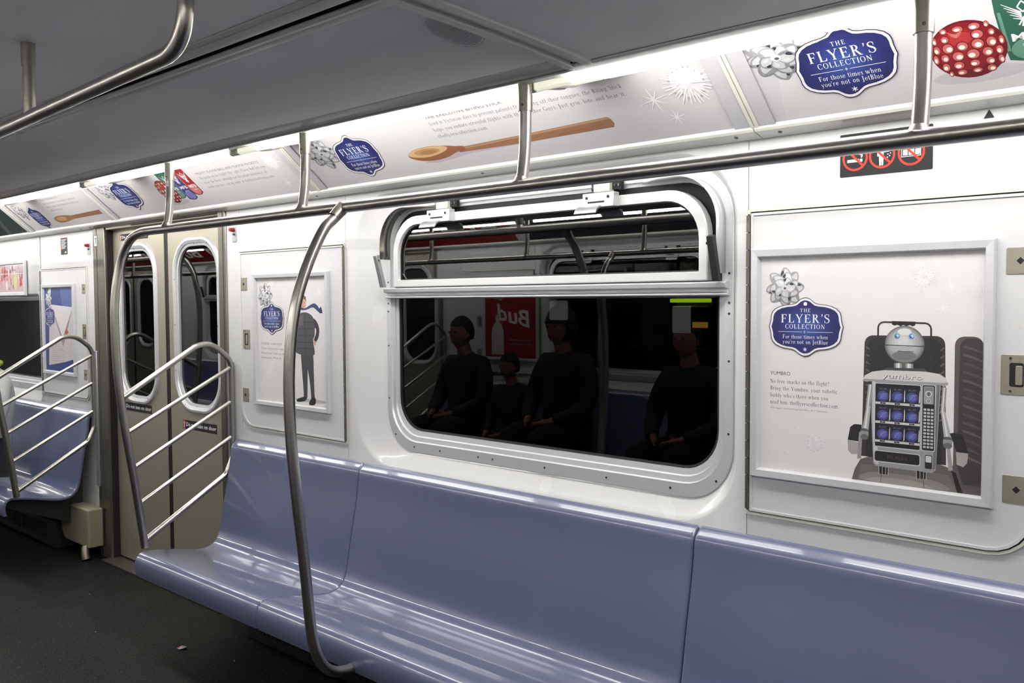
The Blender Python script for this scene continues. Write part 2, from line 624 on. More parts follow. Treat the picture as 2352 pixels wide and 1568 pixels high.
class Print:
    """flat print on a sheet: polygons in sheet coordinates (u, v), one thin layer above the other"""

    def __init__(s, O, U, V, N, step=0.00003):
        s.O, s.U, s.V, s.N = Vector(O), Vector(U), Vector(V), Vector(N)
        s.mb = MB()
        s.mats = []
        s.boxes = []
        s.step = step

    def mi(s, rgb):
        m = ink(rgb)
        if m not in s.mats:
            s.mats.append(m)
        return s.mats.index(m)

    def poly(s, pts, rgb, lv=None):
        if lv is None:
            lv = s.level([pts])
        vs = [s.O + s.U * p[0] + s.V * p[1] + s.N * (lv * s.step) for p in pts]
        s.mb.add(vs, [tuple(range(len(pts)))], s.mi(rgb))

    def level(s, L, fixed=None):
        """one above whatever is already printed under these polygons"""
        x0, x1 = min(p[0] for q in L for p in q), max(p[0] for q in L for p in q)
        y0, y1 = min(p[1] for q in L for p in q), max(p[1] for q in L for p in q)
        lv = 0
        for a, b, c, d, l in s.boxes:
            if l > lv and a < x1 and b > x0 and c < y1 and d > y0:
                lv = l
        s.boxes.append((x0, x1, y0, y1, lv + 1))
        return lv + 1

    def blob(s, pts, rgb, n=4):
        """closed smooth outline through the points"""
        q = [(p[0], p[1], 0) for p in pts]
        m = len(q)
        c = spline([q[-1]] + q + [q[0], q[1]], n)[n:n * (m + 1)]
        s.poly([(p.x, p.y) for p in c], rgb)

    def polys(s, L, rgb, lv=None):
        if not L:
            return
        if lv is None:
            lv = s.level(L)
        for p in L:
            s.poly(p, rgb, lv)

    def ell(s, cx, cy, rx, ry, rgb, n=24, lv=None, rot=0):
        c, d = math.cos(rot), math.sin(rot)
        s.poly([(cx + rx * math.cos(a) * c - ry * math.sin(a) * d, cy + rx * math.cos(a) * d + ry * math.sin(a) * c)
                for a in [2 * math.pi * i / n for i in range(n)]], rgb, lv)

    def line(s, p, q, w, rgb, lv=None, w1=None):
        s.poly(seg_poly(p, q, w, w1), rgb, lv)

    def path(s, pts, w, rgb):
        s.polys([seg_poly(pts[i], pts[i + 1], w) for i in range(len(pts) - 1)], rgb)

    def rr(s, x0, x1, y0, y1, r, rgb, lv=None):
        s.poly([(p[0], p[2]) for p in rrect(x0, x1, y0, y1, r, 0, 4)], rgb, lv)

    def text(s, txt, x0, x1, y, h, rgb, bold=False, lv=None, shear=0.0, rot=0.0):
        polys, a, b, cap = sans(txt, bold)
        kx, ky = (x1 - x0) / max(1e-6, (b - a)), h / cap
        c, d = math.cos(rot), math.sin(rot)

        def f(q):
            px, py = (q[0] - a) * kx + q[1] * ky * shear, q[1] * ky
            return (x0 + px * c - py * d, y + px * d + py * c)
        s.polys([[f(q) for q in p] for p in polys], rgb, lv)

    def serif(s, txt, x0, x1, y, h, rgb, gap=0.12):
        tot, L = 0, []
        for ch in txt:
            g, w = serif_glyph(ch)
            L.append((g, tot))
            tot += w + gap
        tot -= gap
        k = (x1 - x0) / tot
        s.polys([[(x0 + (q[0] + o) * k, y + q[1] * h) for q in p] for g, o in L for p in g], rgb)

    def build(s, name, parent):
        return s.mb.build(name, s.mats, parent, normals=False)


TAG_HALF = [(0, 245), (24, 241), (44, 230), (62, 213), (82, 198), (110, 190), (165, 184), (215, 172), (255, 152), (280, 125),
            (290, 95), (293, 60), (300, 28), (308, 0), (300, -28), (293, -60), (290, -95), (278, -125), (252, -152),
            (212, -172), (165, -184), (112, -190), (84, -200), (64, -216), (44, -232), (22, -242)]
TAG = [(x / 308.0, y / 245.0) for x, y in TAG_HALF] + [(0, -1.0)] + [(-x / 308.0, y / 245.0) for x, y in reversed(TAG_HALF[1:])]
NAVY, BLUE = (28, 27, 66), (38, 40, 98)
PAPER = (212, 208, 210)


def draw_tag(P, cx, cy, hw, hh, hole=True, skew=0.0):
    def sc(k, kx=None):
        kx = k if kx is None else kx
        return [(cx + x * hw * kx + y * hh * k * skew, cy + y * hh * k) for x, y in TAG]
    P.poly(sc(1.0), NAVY)
    P.poly(sc(0.975, 0.98), (232, 230, 236))
    P.poly(sc(0.90, 0.925), NAVY)
    P.poly(sc(0.885, 0.91), BLUE)
    # printed blotches of lighter blue
    for r_, c_ in ((.78, (40, 44, 104)), (.70, (42, 48, 110)), (.62, (44, 53, 117)), (.54, (47, 58, 124)), (.46, (50, 64, 132)), (.38, (54, 70, 139)), (.30, (58, 77, 146)), (.22, (62, 84, 152))):
        P.ell(cx, cy + hh * .03, hw * r_, hh * r_ * 0.95, c_, 22)
    wh = (240, 240, 244)
    if hole:
        P.ell(cx + skew * hh * .78, cy + hh * .78, hw * .05, hh * .065, wh, 12)
    P.serif('THE', cx - hw * .14, cx + hw * .14, cy + hh * .50, hh * .12, wh, .25)
    P.serif('FLYER\u2019S', cx - hw * .66, cx + hw * .65, cy + hh * .14, hh * .29, wh, .10)
    P.serif('COLLECTION', cx - hw * .54, cx + hw * .52, cy - hh * .06, hh * .15, wh, .14)
    P.line((cx - hw * .73, cy - hh * .17), (cx - hw * .08, cy - hh * .17), hh * .012, wh)
    P.line((cx + hw * .05, cy - hh * .17), (cx + hw * .73, cy - hh * .17), hh * .012, wh)
    P.line((cx - hw * .015, cy - hh * .13), (cx - hw * .015, cy - hh * .21), hh * .012, wh)
    P.line((cx - hw * .045, cy - hh * .17), (cx + hw * .015, cy - hh * .17), hh * .012, wh)
    P.serif('For those times when', cx - hw * .61, cx + hw * .60, cy - hh * .40, hh * .135, wh, .09)
    P.serif('you\u2019re not on JetBlue', cx - hw * .61, cx + hw * .60, cy - hh * .575, hh * .135, wh, .09)
    for a in (0, 60, 120):
        dx, dy = math.cos(R_(a + 90)) * hh * .07, math.sin(R_(a + 90)) * hh * .07
        P.line((cx - dx, cy - hh * .76 - dy), (cx + dx, cy - hh * .76 + dy), hh * .02, wh)


def draw_bow(P, cx, cy, r, sy=1.0, seed=3):
    """gift bow: pointed ribbon loops in three tiers, each with a lit face, a turned edge and a dark mouth"""
    rnd = random.Random(seed)
    P.ell(cx, cy, r * .62, r * .62 * sy, (92, 90, 98), 20)
    for tier, n, ln, wd in ((0, 8, 1.0, .34), (1, 7, .80, .34), (2, 5, .56, .32)):
        for i in range(n):
            a = 2 * math.pi * (i + rnd.random() * .25 + tier * .45) / n
            ca, sa = math.cos(a), math.sin(a)
            L = r * ln * (.93 + rnd.random() * .12)
            w = r * wd

            def q(u, v):
                return (cx + (u * ca - v * sa), cy + (u * sa + v * ca) * sy)
            up = sa * .5 + .5
            g = int(186 + 44 * up + rnd.uniform(-10, 6))
            d = int(g - 52)
            # far edge of the loop, then the broad lit face ending in a point
            P.blob([q(.02 * r, -w * .30), q(L * .45, -w * .95), q(L * .82, -w * .72), q(L, -w * .05), q(L * .86, w * .50), q(L * .48, w * .85), q(.02 * r, w * .30)], (d, d, d + 4))
            P.blob([q(.05 * r, -w * .22), q(L * .45, -w * .80), q(L * .78, -w * .58), q(L * .93, -w * .05), q(L * .70, w * .18), q(L * .35, w * .35)], (g, g, min(255, g + 3)))
            P.blob([q(L * .30, -w * .40), q(L * .52, -w * .62), q(L * .74, -w * .44), q(L * .55, -w * .20)], (min(250, g + 14), min(250, g + 13), min(252, g + 15)))
            if i % 2 == tier % 2:
                P.blob([q(L * .50, w * .30), q(L * .76, w * .14), q(L * .84, w * .34), q(L * .62, w * .62)], (58, 56, 66))
            P.path([q(.05 * r, w * .25), q(L * .48, w * .60)], r * .022, (118, 116, 124))
    P.ell(cx, cy, r * .15, r * .15 * sy, (214, 212, 218), 12)
    P.ell(cx + r * .02, cy - r * .03, r * .07, r * .06 * sy, (90, 88, 96), 10)


def draw_star(P, cx, cy, r, rgb=(238, 236, 238), n=8, w=.07, dark=None):
    for i in range(n):
        a = math.pi * 2 * i / n + .2
        L = r * (1.0 if i % 2 == 0 else .72)
        e = (cx + L * math.cos(a), cy + L * math.sin(a))
        if dark:
            P.line((cx + r * .02, cy - r * .04), (e[0] + r * .03, e[1] - r * .04), r * w * 1.3, dark, w1=r * w * .2)
        P.line((cx, cy), e, r * w * 1.6, rgb, w1=r * w * .3)


def draw_ball_flake(P, cx, cy, r, rgb=(240, 238, 240), dark=(198, 195, 198), n=26, seed=1):
    rnd = random.Random(seed)
    P.ell(cx, cy, r * .62, r * .62, (228, 225, 228), 16)
    for i in range(n):
        a = 2 * math.pi * (i + rnd.random() * .4) / n
        L0, L = r * rnd.uniform(.15, .5), r * rnd.uniform(.78, 1.0)
        P.line((cx + L0 * math.cos(a), cy + L0 * math.sin(a)), (cx + L * math.cos(a), cy + L * math.sin(a)), r * .075, rgb, w1=r * .03)
        if i % 2:
            P.ell(cx + L * .7 * math.cos(a + .12), cy + L * .7 * math.sin(a + .12), r * .045, r * .045, dark, 6)


# ------------------------------------------------------------------ shell of the car
XL, XR = -16.2, 2.21
SIDE = 0
floor = MB().box(XL, XR, 2 * MIDY - 0.02, 0.05, 0.0, FLOOR).build('floor', FLOORM)
tag(floor, 'dark speckled rubber floor of the subway car', kind='structure')
for nm, x0, x1 in (('wall_far', XL - .04, XL), ('wall_near', XR, XR + .04)):
    o = MB().box(x0, x1, 2 * MIDY - .05, .05, 0.0, 2.3).build(nm, WHITE)
    tag(o, 'end bulkhead of the car', kind='structure')

# ceiling: arched part over the far half, flat part above the camera side
CEILP = [(-.572, 2.052), (-.60, 2.085), (-.645, 2.115), (-.71, 2.139), (-.79, 2.152), (-.884, 2.156)]
CEILM = [(-1.024, 2.158), (-1.2, 2.165), (-1.425, 2.168)]


def mirror_y(L):
    return [(2 * MIDY - y, z) for y, z in reversed(L)]


ceiling = thing('ceiling', (-4.5, MIDY, 2.16), 'grey painted ceiling of the car', kind='structure')


def open_strip(prof, x0, x1, name, m, parent, smooth=True, th=0.012):
    up = [(p[0], p[1] + th) for p in prof]
    return MB().prism_x(list(prof) + list(reversed(up)), x0, x1, 0, smooth).build(name, m, parent)


cuts = [XL, -3.752, -1.362]
for a, b in zip(cuts[:-1], cuts[1:]):
    cp = spline([(p[0], p[1], 0) for p in CEILP], 4)
    cp = [(p.x, p.y) for p in cp]
    open_strip(cp, a + .0012, b - .0012, 'cove_panel', CEIL, ceiling)
    open_strip(mirror_y(cp), a + .0012, b - .0012, 'cove_panel', CEIL, ceiling)
    mid = [(p[0], p[1]) for p in CEILM]
    open_strip(mid + mirror_y(CEILM)[1:], a + .0012, b - .0012, 'centre_panel', CEIL, ceiling)
CAMBER = [(-.545, 2.030), (-.62, 2.036), (-.72, 2.043), (-.84, 2.050), (-1.0, 2.057), (-1.2, 2.062), (-1.425, 2.064)]
flat = [(y, z + .0065) for y, z in CAMBER]
flat[0] = (-.562, 2.037)
open_strip(flat + mirror_y(flat)[1:], -1.282, XR, 'flat_panel', CEIL, ceiling)
roof = MB().box(XL, XR, 2 * MIDY - .05, .05, 2.27, 2.30).build('roof_skin', DARK, ceiling)
# air slots along both coves
for s_ in (0, 1):
    SIDE = s_
    dif = thing('trim_%d' % (s_ + 1), (-4.6, -0.953, 2.15), 'pale slotted air diffuser strip running along the ceiling', kind='structure')
    for a, b in ((XL, -3.755), (-3.735, -1.362)):
        MB().prism_x([(-0.886, 2.158), (-0.886, 2.147), (-0.902, 2.145), (-0.917, 2.149), (-0.917, 2.158)], a, b).build('rail', CEILW, dif)
        MB().prism_x([(-0.921, 2.158), (-0.921, 2.144), (-0.935, 2.142), (-0.941, 2.146), (-0.941, 2.158)], a, b).build('rail', CEILW, dif)
        MB().box(a, b, -0.97, -0.94, 2.170, 2.176).build('slot_backing', BLACK, dif)
        MB().box(a, b, -0.9415, -0.9395, 2.152, 2.172).build('slot_side', BLACK, dif)
        MB().box(a, b, -0.9715, -0.9695, 2.152, 2.172).build('slot_side', BLACK, dif)
        MB().prism_x([(-0.971, 2.158), (-0.971, 2.146), (-0.986, 2.145), (-1.004, 2.150), (-1.004, 2.158)], a, b).build('rail', CEILW, dif)
        MB().prism_x([(-1.007, 2.160), (-1.007, 2.151), (-1.022, 2.155), (-1.022, 2.160)], a, b).build('rail', CEILW, dif)
    MB().box(-3.757, -3.733, -0.98, -0.916, 2.138, 2.150).build('splice_clip', CEILW, dif, bevel=.003)
SIDE = 0

# cross beam over the aisle
beam = thing('trim_3', (-1.32, MIDY, 2.02), 'cream ribbed cross beam between arched and flat ceiling', kind='structure')


def cambered(dz, top, x0, x1, name, m, bevel=0.0):
    lo = [(y, z + dz) for y, z in CAMBER]
    lo = lo + mirror_y(lo)[1:]
    up = [(p[0], p[1] + top) for p in reversed(lo)]
    return MB().prism_x(lo + up, x0, x1).build(name, m, beam, bevel=bevel)


cambered(.014, .20, -1.362, -1.282, 'beam_web', CEILW)
for xa, xb, zz in ((-1.362, -1.336, .0), (-1.331, -1.318, .007), (-1.308, -1.282, .0)):
    cambered(zz, .016, xa, xb, 'beam_rib', CEILW, .003)
cambered(.012, .004, -1.319, -1.307, 'beam_groove', GROOVE)

# loudspeaker grille, a field of small holes partly under the beam
gr = thing('loudspeaker_grille', (-1.57, -.70, 2.14), 'round perforated loudspeaker grille in the arched ceiling beside the cross beam', 'speaker grille')


CEILS = [(p.x, p.y) for p in spline([(p[0], p[1], 0) for p in CEILP], 4)]


def cz(y):
    for (y0, z0), (y1, z1) in zip(CEILS[:-1], CEILS[1:]):
        if y1 <= y <= y0:
            return z0 + (z1 - z0) * (y - y0) / (y1 - y0)
    return 2.156


hm = MB()
gx, gy, grr = -1.570, -.705, .068
for i in range(-19, 20):
    for j in range(-21, 22):
        x, y = gx + (i + (j % 2) * .5) * .0050, gy + j * .0044
        if math.hypot(x - gx, y - gy) < grr and x < -1.366 and y > -.88:
            sl = (cz(y + .01) - cz(y - .01)) / .02
            hm.disc((x, y, cz(y) - .0012), .0014, (0, sl, -1), 0, 6)
h_ = hm.build('perforation', BLACK, gr)
tag(h_, kind='stuff')
rg = MB()
ring = []
rows = [[], []]
for k in range(40):
    a = 2 * math.pi * k / 40
    for q, rr in ((0, grr + .004), (1, grr + .006)):
        x, y = gx + rr * math.cos(a), gy + rr * math.sin(a)
        x = min(x, -1.364)
        rows[q].append((x, y, cz(max(-.88, y)) - .0008))
rg.bridge(rows)
rg.build('rim', CEILW, gr)


# ------------------------------------------------------------------ one side of the car
ADO = Vector((0, -.05, 1.94))
ADU = Vector((0, -.25, .215)).normalized()
ADN = Vector((0, -ADU.z, ADU.y)).normalized()
if ADN.y > 0:
    ADN = -ADN


def rr2(x0, x1, z0, z1, r):
    return [(p[0], p[2]) for p in rrect(x0, x1, z0, z1, r, 0)]


def screw(parent, x, y, z, n=(0, -1, 0), r=.0035, name='screw'):
    mb = MB()
    n = Vector(n)
    mb.tube([Vector((x, y, z)), Vector((x, y, z)) + n * .0015], r, 8)
    return mb.build(name, SCREWM, parent, angle=30)


PROFILE = [(.0, .872), (-.010, .868), (-.026, .853), (-.034, .842), (-.0375, .828), (-.040, .805), (-.048, .745), (-.064, .665), (-.082, .575), (-.096, .495),
           (-.106, .455), (-.128, .420), (-.165, .404), (-.215, .404), (-.290, .420), (-.370, .435), (-.430, .443),
           (-.462, .442), (-.482, .430), (-.494, .405), (-.496, .375), (-.488, .345)]


def bench_profile(inset):
    pts = spline([(y, z, 0) for y, z in PROFILE], 3)
    P = [Vector((p.x, p.y)) for p in pts]
    th = .014
    inner, outer = [], []
    for i, p in enumerate(P):
        t = (P[min(i + 1, len(P) - 1)] - P[max(i - 1, 0)]).normalized()
        n = Vector((-t.y, t.x))          # points away from the sitter
        if n.dot(Vector((1, -1))) < 0:
            n = -n
        a_, b_ = p + n * inset, p + n * th
        outer.append(Vector((min(a_.x, -.0016), a_.y)))
        inner.append(Vector((min(b_.x, -.0008), b_.y)))
    return [(p.x, p.y) for p in outer] + [(p.x, p.y) for p in reversed(inner)]


def bench_shell(x0, x1, label, group, lround=.007, rround=.007):
    o = thing('moulded_bench', ((x0 + x1) / 2, -.25, FLOOR), label, 'bench seat', group)
    rows = []
    n = 6
    for k in range(n + 1):
        a = math.pi / 2 * k / n
        rows.append((x0 + lround * (1 - math.cos(a)) + 0.0, lround * (1 - math.sin(a))))
    steps = max(2, int((x1 - x0) / .25))
    for k in range(1, steps):
        rows.append((x0 + (x1 - x0) * k / steps, 0))
    for k in range(n, -1, -1):
        a = math.pi / 2 * k / n
        rows.append((x1 - rround * (1 - math.cos(a)), rround * (1 - math.sin(a))))
    rings = [[(x, p[0], p[1]) for p in bench_profile(i)] for x, i in rows]
    MB().bridge(rings, 0, True, True, True).build('shell', BENCH, o, angle=50)
    # under frame: bracket from wall to the front lip
    for xb in (x0 + .12, x1 - .12):
        mb = MB()
        mb.prism_x([(-.03, .50), (-.03, .22), (-.08, .22), (-.42, .36), (-.44, .40), (-.10, .385), (-.085, .50)], xb - .012, xb + .012)
        mb.build('support_bracket', DGREY, o)
    return o


def framed_poster(name, x0, x1, z0, z1, label, fw=.026, group=None, y=-.006):
    """aluminium snap frame; x0..z1 is the visible sheet"""
    o = thing(name, ((x0 + x1) / 2, y, z0 - fw), label, 'poster', group)
    X0, X1, Z0, Z1 = x0 - fw, x1 + fw, z0 - fw, z1 + fw
    # four mitred rails
    yb, yf, yi = y, y - .016, y - .009
    for quad in (((X0, Z0), (X1, Z0), (x1, z0), (x0, z0)), ((X1, Z0), (X1, Z1), (x1, z1), (x1, z0)),
                 ((X1, Z1), (X0, Z1), (x0, z1), (x1, z1)), ((X0, Z1), (X0, Z0), (x0, z0), (x0, z1))):
        a, b, c, d = [Vector(q) for q in quad]
        ma, mb_ = a.lerp(d, .12), b.lerp(c, .12)
        mc, md = b.lerp(c, .80), a.lerp(d, .80)
        rows = [[(p.x, yy, p.y) for p, yy in ((a, yb), (a, yf + .004), (ma, yf), (md, yf + .001), (d, yi + .004), (d, yb))],
                [(p.x, yy, p.y) for p, yy in ((b, yb), (b, yf + .004), (mb_, yf), (mc, yf + .001), (c, yi + .004), (c, yb))]]
        MB().bridge([rows[0], rows[1]], 0, False, True, True).build('frame_rail', ALU, o)
    return o


def wall_panel(parent, x0, x1, z0, z1, name='wall_panel', y=0.0, g=.0012, m=None, r=.001):
    return MB().slab(rr2(x0 + g, x1 - g, z0 + g, z1 - g, r), y, y + .012).build(name, m or WHITE, parent)


def latch_plate(parent, x0, x1, z0, z1, kind):
    p = MB().slab(rr2(x0, x1, z0, z1, .004), -.0075, -.001).build('latch', BRONZE, parent, bevel=.0008)
    cx_, cz_ = (x0 + x1) / 2, (z0 + z1) / 2
    yy = -.0078
    if kind == 'key':
        w = .008
        MB().slab([(cx_ - w, cz_), (cx_, cz_ - w), (cx_ + w, cz_), (cx_, cz_ + w)], yy, -.004).build('key_hole', BLACK, p)
    else:
        MB().slab(rr2(cx_ - .014, cx_ + .014, z0 + .018, z1 - .018, .004), yy - .0002, -.004).build('finger_recess', DARK, p)
        MB().slab(rr2(cx_ - .002, cx_ + .012, z0 + .022, z1 - .024, .003), yy - .0025, -.004).build('pull', BRONZE, p, bevel=.001)
        for zz in (z0 + .008, z1 - .008):
            MB().tube([(cx_ - .012, yy + .0005, zz), (cx_ - .012, yy - .001, zz)], .003, 8).build('screw', SCREWM, p)
    return p


def hatch(parent, x0, x1, z0, z1, hinge_left, corner=.10):
    """hinged access panel with double rim, piano hinge on one side and latches on the other"""
    r = (.002, corner, .002, .002) if hinge_left else (corner, .002, .002, .002)
    g = .010
    h = MB().slab(rr2(x0 + g, x1 - g, z0 + g, z1 - g, tuple(max(.002, q - g) for q in r)), -.006, .006).build('access_panel', WHITE, parent, bevel=.0012)
    # rims: one on the hatch, one on the wall
    for off, wd, yy in ((.0, .0065, -.006), (g, .0065, -.0085)):
        a = rrect(x0 + off, x1 - off, z0 + off, z1 - off, tuple(max(.002, q - off) for q in r), yy)
        b = rrect(x0 + off + wd, x1 - off - wd, z0 + off + wd, z1 - off - wd, tuple(max(.002, q - off - wd) for q in r), yy)
        a0 = [(p[0], .002, p[2]) for p in a]
        b0 = [(p[0], .002, p[2]) for p in b]
        MB().bridge([a0, a, b, b0], 0, False).build('rim', CREAM if off == 0 else WHITE, h)
    MB().bridge([rrect(x0 + .0065, x1 - .0065, z0 + .0065, z1 - .0065, tuple(max(.002, q - .0065) for q in r), -.0008),
                 rrect(x0 + g, x1 - g, z0 + g, z1 - g, tuple(max(.002, q - g) for q in r), -.0008)], 0, False).build('rim_gap', DARK, h)
    xh = x0 + .003 if hinge_left else x1 - .003
    n = 17
    dz = (z1 - z0 - .03) / n
    first = None
    for k in range(n):
        za = z0 + .015 + k * dz
        if first is None:
            first = MB().tube([(xh, -.009, za + .0012), (xh, -.009, za + dz - .0012)], .0055, 10).build('hinge_knuckle', JAMBM, h)
        else:
            dup_part(first, (0, 0, k * dz), h)
    MB().box(xh - .002, xh + .002, -.008, -.004, z0 + .012, z1 - .012).build('hinge_pin', BLACK, h)
    xa, xb = (x1 - .070, x1 - .014) if hinge_left else (x0 + .010, x0 + .066)
    latch_plate(h, xa, xb, 1.550, 1.608, 'key')
    latch_plate(h, xa - (.007 if hinge_left else -.016), xb + (0 if hinge_left else .016), 1.288, 1.376, 'pull')
    latch_plate(h, xa, xb, 1.050, 1.112, 'key')
    return h


def window_unit(n, cx, hopper=True, label=''):
    """aluminium framed window, centre cx, with lower pane and optional tilting upper sash"""
    d = cx + 1.985
    W = thing('window_%d' % n, (cx, .04, .92), label, kind='structure')

    def q(x0, x1, z0, z1, r, y):
        if not hopper and isinstance(r, tuple):
            r = (r[0], .02, r[2], r[3])
        elif not hopper:
            r = (r, .02, .02, .02)
        return rrect(x0 + d, x1 + d, z0, z1, r, y, 8)
    ztop = 1.872 if hopper else 1.548
    zin = 1.820 if hopper else 1.513
    rt = .15 if hopper else .02
    MB().bridge([q(-2.722, -1.250, .936, ztop, (.15, .15, rt, rt), .036), q(-2.722, -1.250, .936, ztop, (.15, .15, rt, rt), .029),
                 q(-2.719, -1.253, .939, ztop - .003, (.147, .147, rt * .98, rt * .98), .027),
                 q(-2.698, -1.276, .975, zin + .022, (.135, .135, rt * .9, rt * .9), .027),
                 q(-2.695, -1.279, .978, zin + .019, (.132, .132, rt * .88, rt * .88), .034),
                 q(-2.684, -1.290, .994, zin + .010, (.125, .125, rt * .85, rt * .85), .036),
                 q(-2.682, -1.292, .997, zin + .008, (.124, .124, rt * .84, rt * .84), .043),
                 q(-2.672, -1.303, 1.014, zin + .002, (.118, .118, rt * .8, rt * .8), .045),
                 q(-2.670, -1.305, 1.017, zin, (.116, .116, rt * .78, rt * .78), .062)], 0, True).build('frame', ALU, W, angle=25)
    # rubber glazing bead
    MB().bridge([q(-2.671, -1.304, 1.016, zin + .001, (.117, .117, rt * .78, rt * .78), .048),
                 q(-2.664, -1.311, 1.022, zin - .004, (.112, .112, rt * .75, rt * .75), .050),
                 q(-2.664, -1.311, 1.022, zin - .004, (.112, .112, rt * .75, rt * .75), .062)], 0, True).build('glazing_seal', BLACK, W, angle=25)
    zt = 1.530 if hopper else zin
    MB().box(-2.69 + d, -1.285 + d, .055, .061, 1.0, zt).build('lower_pane', GLASS, W)
    if hopper:
        # transom between the panes
        MB().prism_x([(.050, 1.508), (.012, 1.510), (.010, 1.514), (.022, 1.519), (.022, 1.528), (.004, 1.532), (.002, 1.545),
                      (.012, 1.549), (.050, 1.549)], -2.712 + d, -1.262 + d).build('transom', ALU, W, bevel=.0012)
        # tilting sash
        S = MB().bridge([q(-2.655, -1.318, 1.551, 1.808, (.004, .004, .13, .13), .034), q(-2.655, -1.318, 1.551, 1.808, (.004, .004, .13, .13), .008),
                         q(-2.652, -1.321, 1.554, 1.805, (.004, .004, .13, .13), .005),
                         q(-2.628, -1.345, 1.574, 1.778, (.004, .004, .11, .11), .005),
                         q(-2.625, -1.348, 1.577, 1.775, (.004, .004, .108, .108), .012),
                         q(-2.625, -1.348, 1.577, 1.775, (.004, .004, .108, .108), .034)], 0, True).build('tilting_sash', MOULD, W, angle=25)
        MB().bridge([q(-2.626, -1.347, 1.576, 1.776, (.004, .004, .108, .108), .016),
                     q(-2.620, -1.353, 1.581, 1.770, (.004, .004, .104, .104), .018),
                     q(-2.620, -1.353, 1.581, 1.770, (.004, .004, .104, .104), .03)], 0, True).build('sash_seal', BLACK, S, angle=25)
        MB().slab([(p[0] + d, p[1]) for p in rr2(-2.640, -1.333, 1.560, 1.790, .10)], .022, .028).build('sash_pane', GLASSU, S)
        # black gap behind the sash
        MB().bridge([q(-2.690, -1.285, 1.55, 1.838, (.004, .004, .14, .14), .040), q(-2.650, -1.325, 1.56, 1.80, (.004, .004, .12, .12), .042)],
                    0, False).build('sash_gap', BLACK, W)
        # latches
        for lx in (-2.375, -1.672):
            L = MB().box(lx - .060 + d, lx + .056 + d, -.022, .006, 1.775, 1.818).build('latch', ALU, W, bevel=.002)
            MB().prism_x([(-.021, 1.781), (-.030, 1.779), (-.044, 1.769), (-.050, 1.757), (-.046, 1.755), (-.038, 1.765), (-.028, 1.773), (-.021, 1.774)],
                         lx - .072 + d, lx + .010 + d).build('thumb_lever', ALUD, L, bevel=.0008)
            MB().box(lx - .040 + d, lx + .022 + d, -.0225, -.0215, 1.788, 1.793).build('lever_slot', BLACK, L)
            for sx in (-.044, .036):
                MB().tube([(lx + sx + d, -.021, 1.804), (lx + sx + d, -.0232, 1.804)], .0045, 10).build('latch_hole', BLACK, L)
            MB().box(lx - .052 + d, lx + .058 + d, .012, .027, 1.828, 1.852).build('strike_recess', DARK, L)
            MB().box(lx - .034 + d, lx + .026 + d, -.002, .022, 1.822, 1.850).build('strike_block', CREAM, L, bevel=.002)
            for sx in (-.045, .036, .050):
                MB().tube([(lx + sx + d, .016, 1.840), (lx + sx + d, .009, 1.840)], .0045, 10).build('strike_screw', SCREWM, L)
        # curved shrouds over the upper corners and the stays
        for sgn, m in ((-1, STEELD), (1, ALU)):
            xo = (-2.700 if sgn < 0 else -1.276) + d
            cxx = xo + (.13 if sgn < 0 else -.13)
            path = []
            z_low = 1.655 if sgn < 0 else 1.57
            path.append((xo, z_low, 1.0))
            path.append((xo, 1.69, 1.0))
            for k in range(0, 11):
                a = R_(180 - 9 * k) if sgn < 0 else R_(0 + 9 * k)
                path.append((cxx + .13 * math.cos(a), 1.71 + .13 * math.sin(a), 1.0))
            path.append((cxx + (.07 if sgn < 0 else -.07), 1.840, .75))
            path.append((cxx + (.15 if sgn < 0 else -.15), 1.838, .05))
            rows = []
            for x, z, k in path:
                rows.append([(x, .036, z), (x, .036 - .058 * k, z)])
            mb = MB()
            vs = [p for r in rows for p in r]
            fs = [(2 * i, 2 * i + 1, 2 * i + 3, 2 * i + 2) for i in range(len(rows) - 1)]
            mb.add(vs, fs, 0, True)
            so = mb.build('corner_shroud', m, W, angle=40, normals=False)
            sd = so.modifiers.new('thick', 'SOLIDIFY')
            sd.thickness = .0022
            xs = xo + (.004 if sgn < 0 else -.004)
            # stay arm: a slim folded plate leaning out from the transom
            A = [(xs, 1.672), (xs, 1.560)]
            mb = MB()
            y0a, y1a = -.034, -.002
            wv = .010
            mb.add([(xs - wv, y0a, 1.672), (xs + wv, y0a, 1.672), (xs + wv, y0a - .016, 1.668), (xs - wv, y0a - .016, 1.668),
                    (xs - wv, y1a, 1.552), (xs + wv, y1a, 1.552), (xs + wv, y1a - .016, 1.550), (xs - wv, y1a - .016, 1.550)],
                   [(0, 1, 2, 3), (4, 7, 6, 5), (0, 4, 5, 1), (1, 5, 6, 2), (2, 6, 7, 3), (3, 7, 4, 0)])
            mb.build('stay_arm', ALUD if sgn < 0 else DGREY, W, bevel=.0015)
            MB().tube([(xs - wv * 1.3 * sgn, -.040, 1.650), (xs - wv * sgn * 1.0 - .004 * sgn, -.040, 1.650)], .004, 8).build('pivot_pin', SCREWM, W)
    # screws round the flange
    sc = []
    for x in (-2.57, -2.43, -2.235, -2.165, -1.93, -1.68, -1.45):
        sc.append((x, .957))
    for z in (1.13, 1.33, 1.46, 1.49) + ((1.57,) if hopper else ()):
        sc.append((-2.711, z))
        sc.append((-1.263, z))
    if hopper:
        for x in (-2.50, -2.30, -2.08, -2.03, -1.83, -1.56, -1.45):
            sc.append((x, 1.857))
    sc.append((-1.300, .995))
    sc.append((-2.675, .995))
    first = None
    for x, z in sc:
        if first is None:
            first = screw(W, x + d, .0275, z)
            fx, fz = x, z
        else:
            dup_part(first, (x - fx, 0, z - fz), W)
    return W


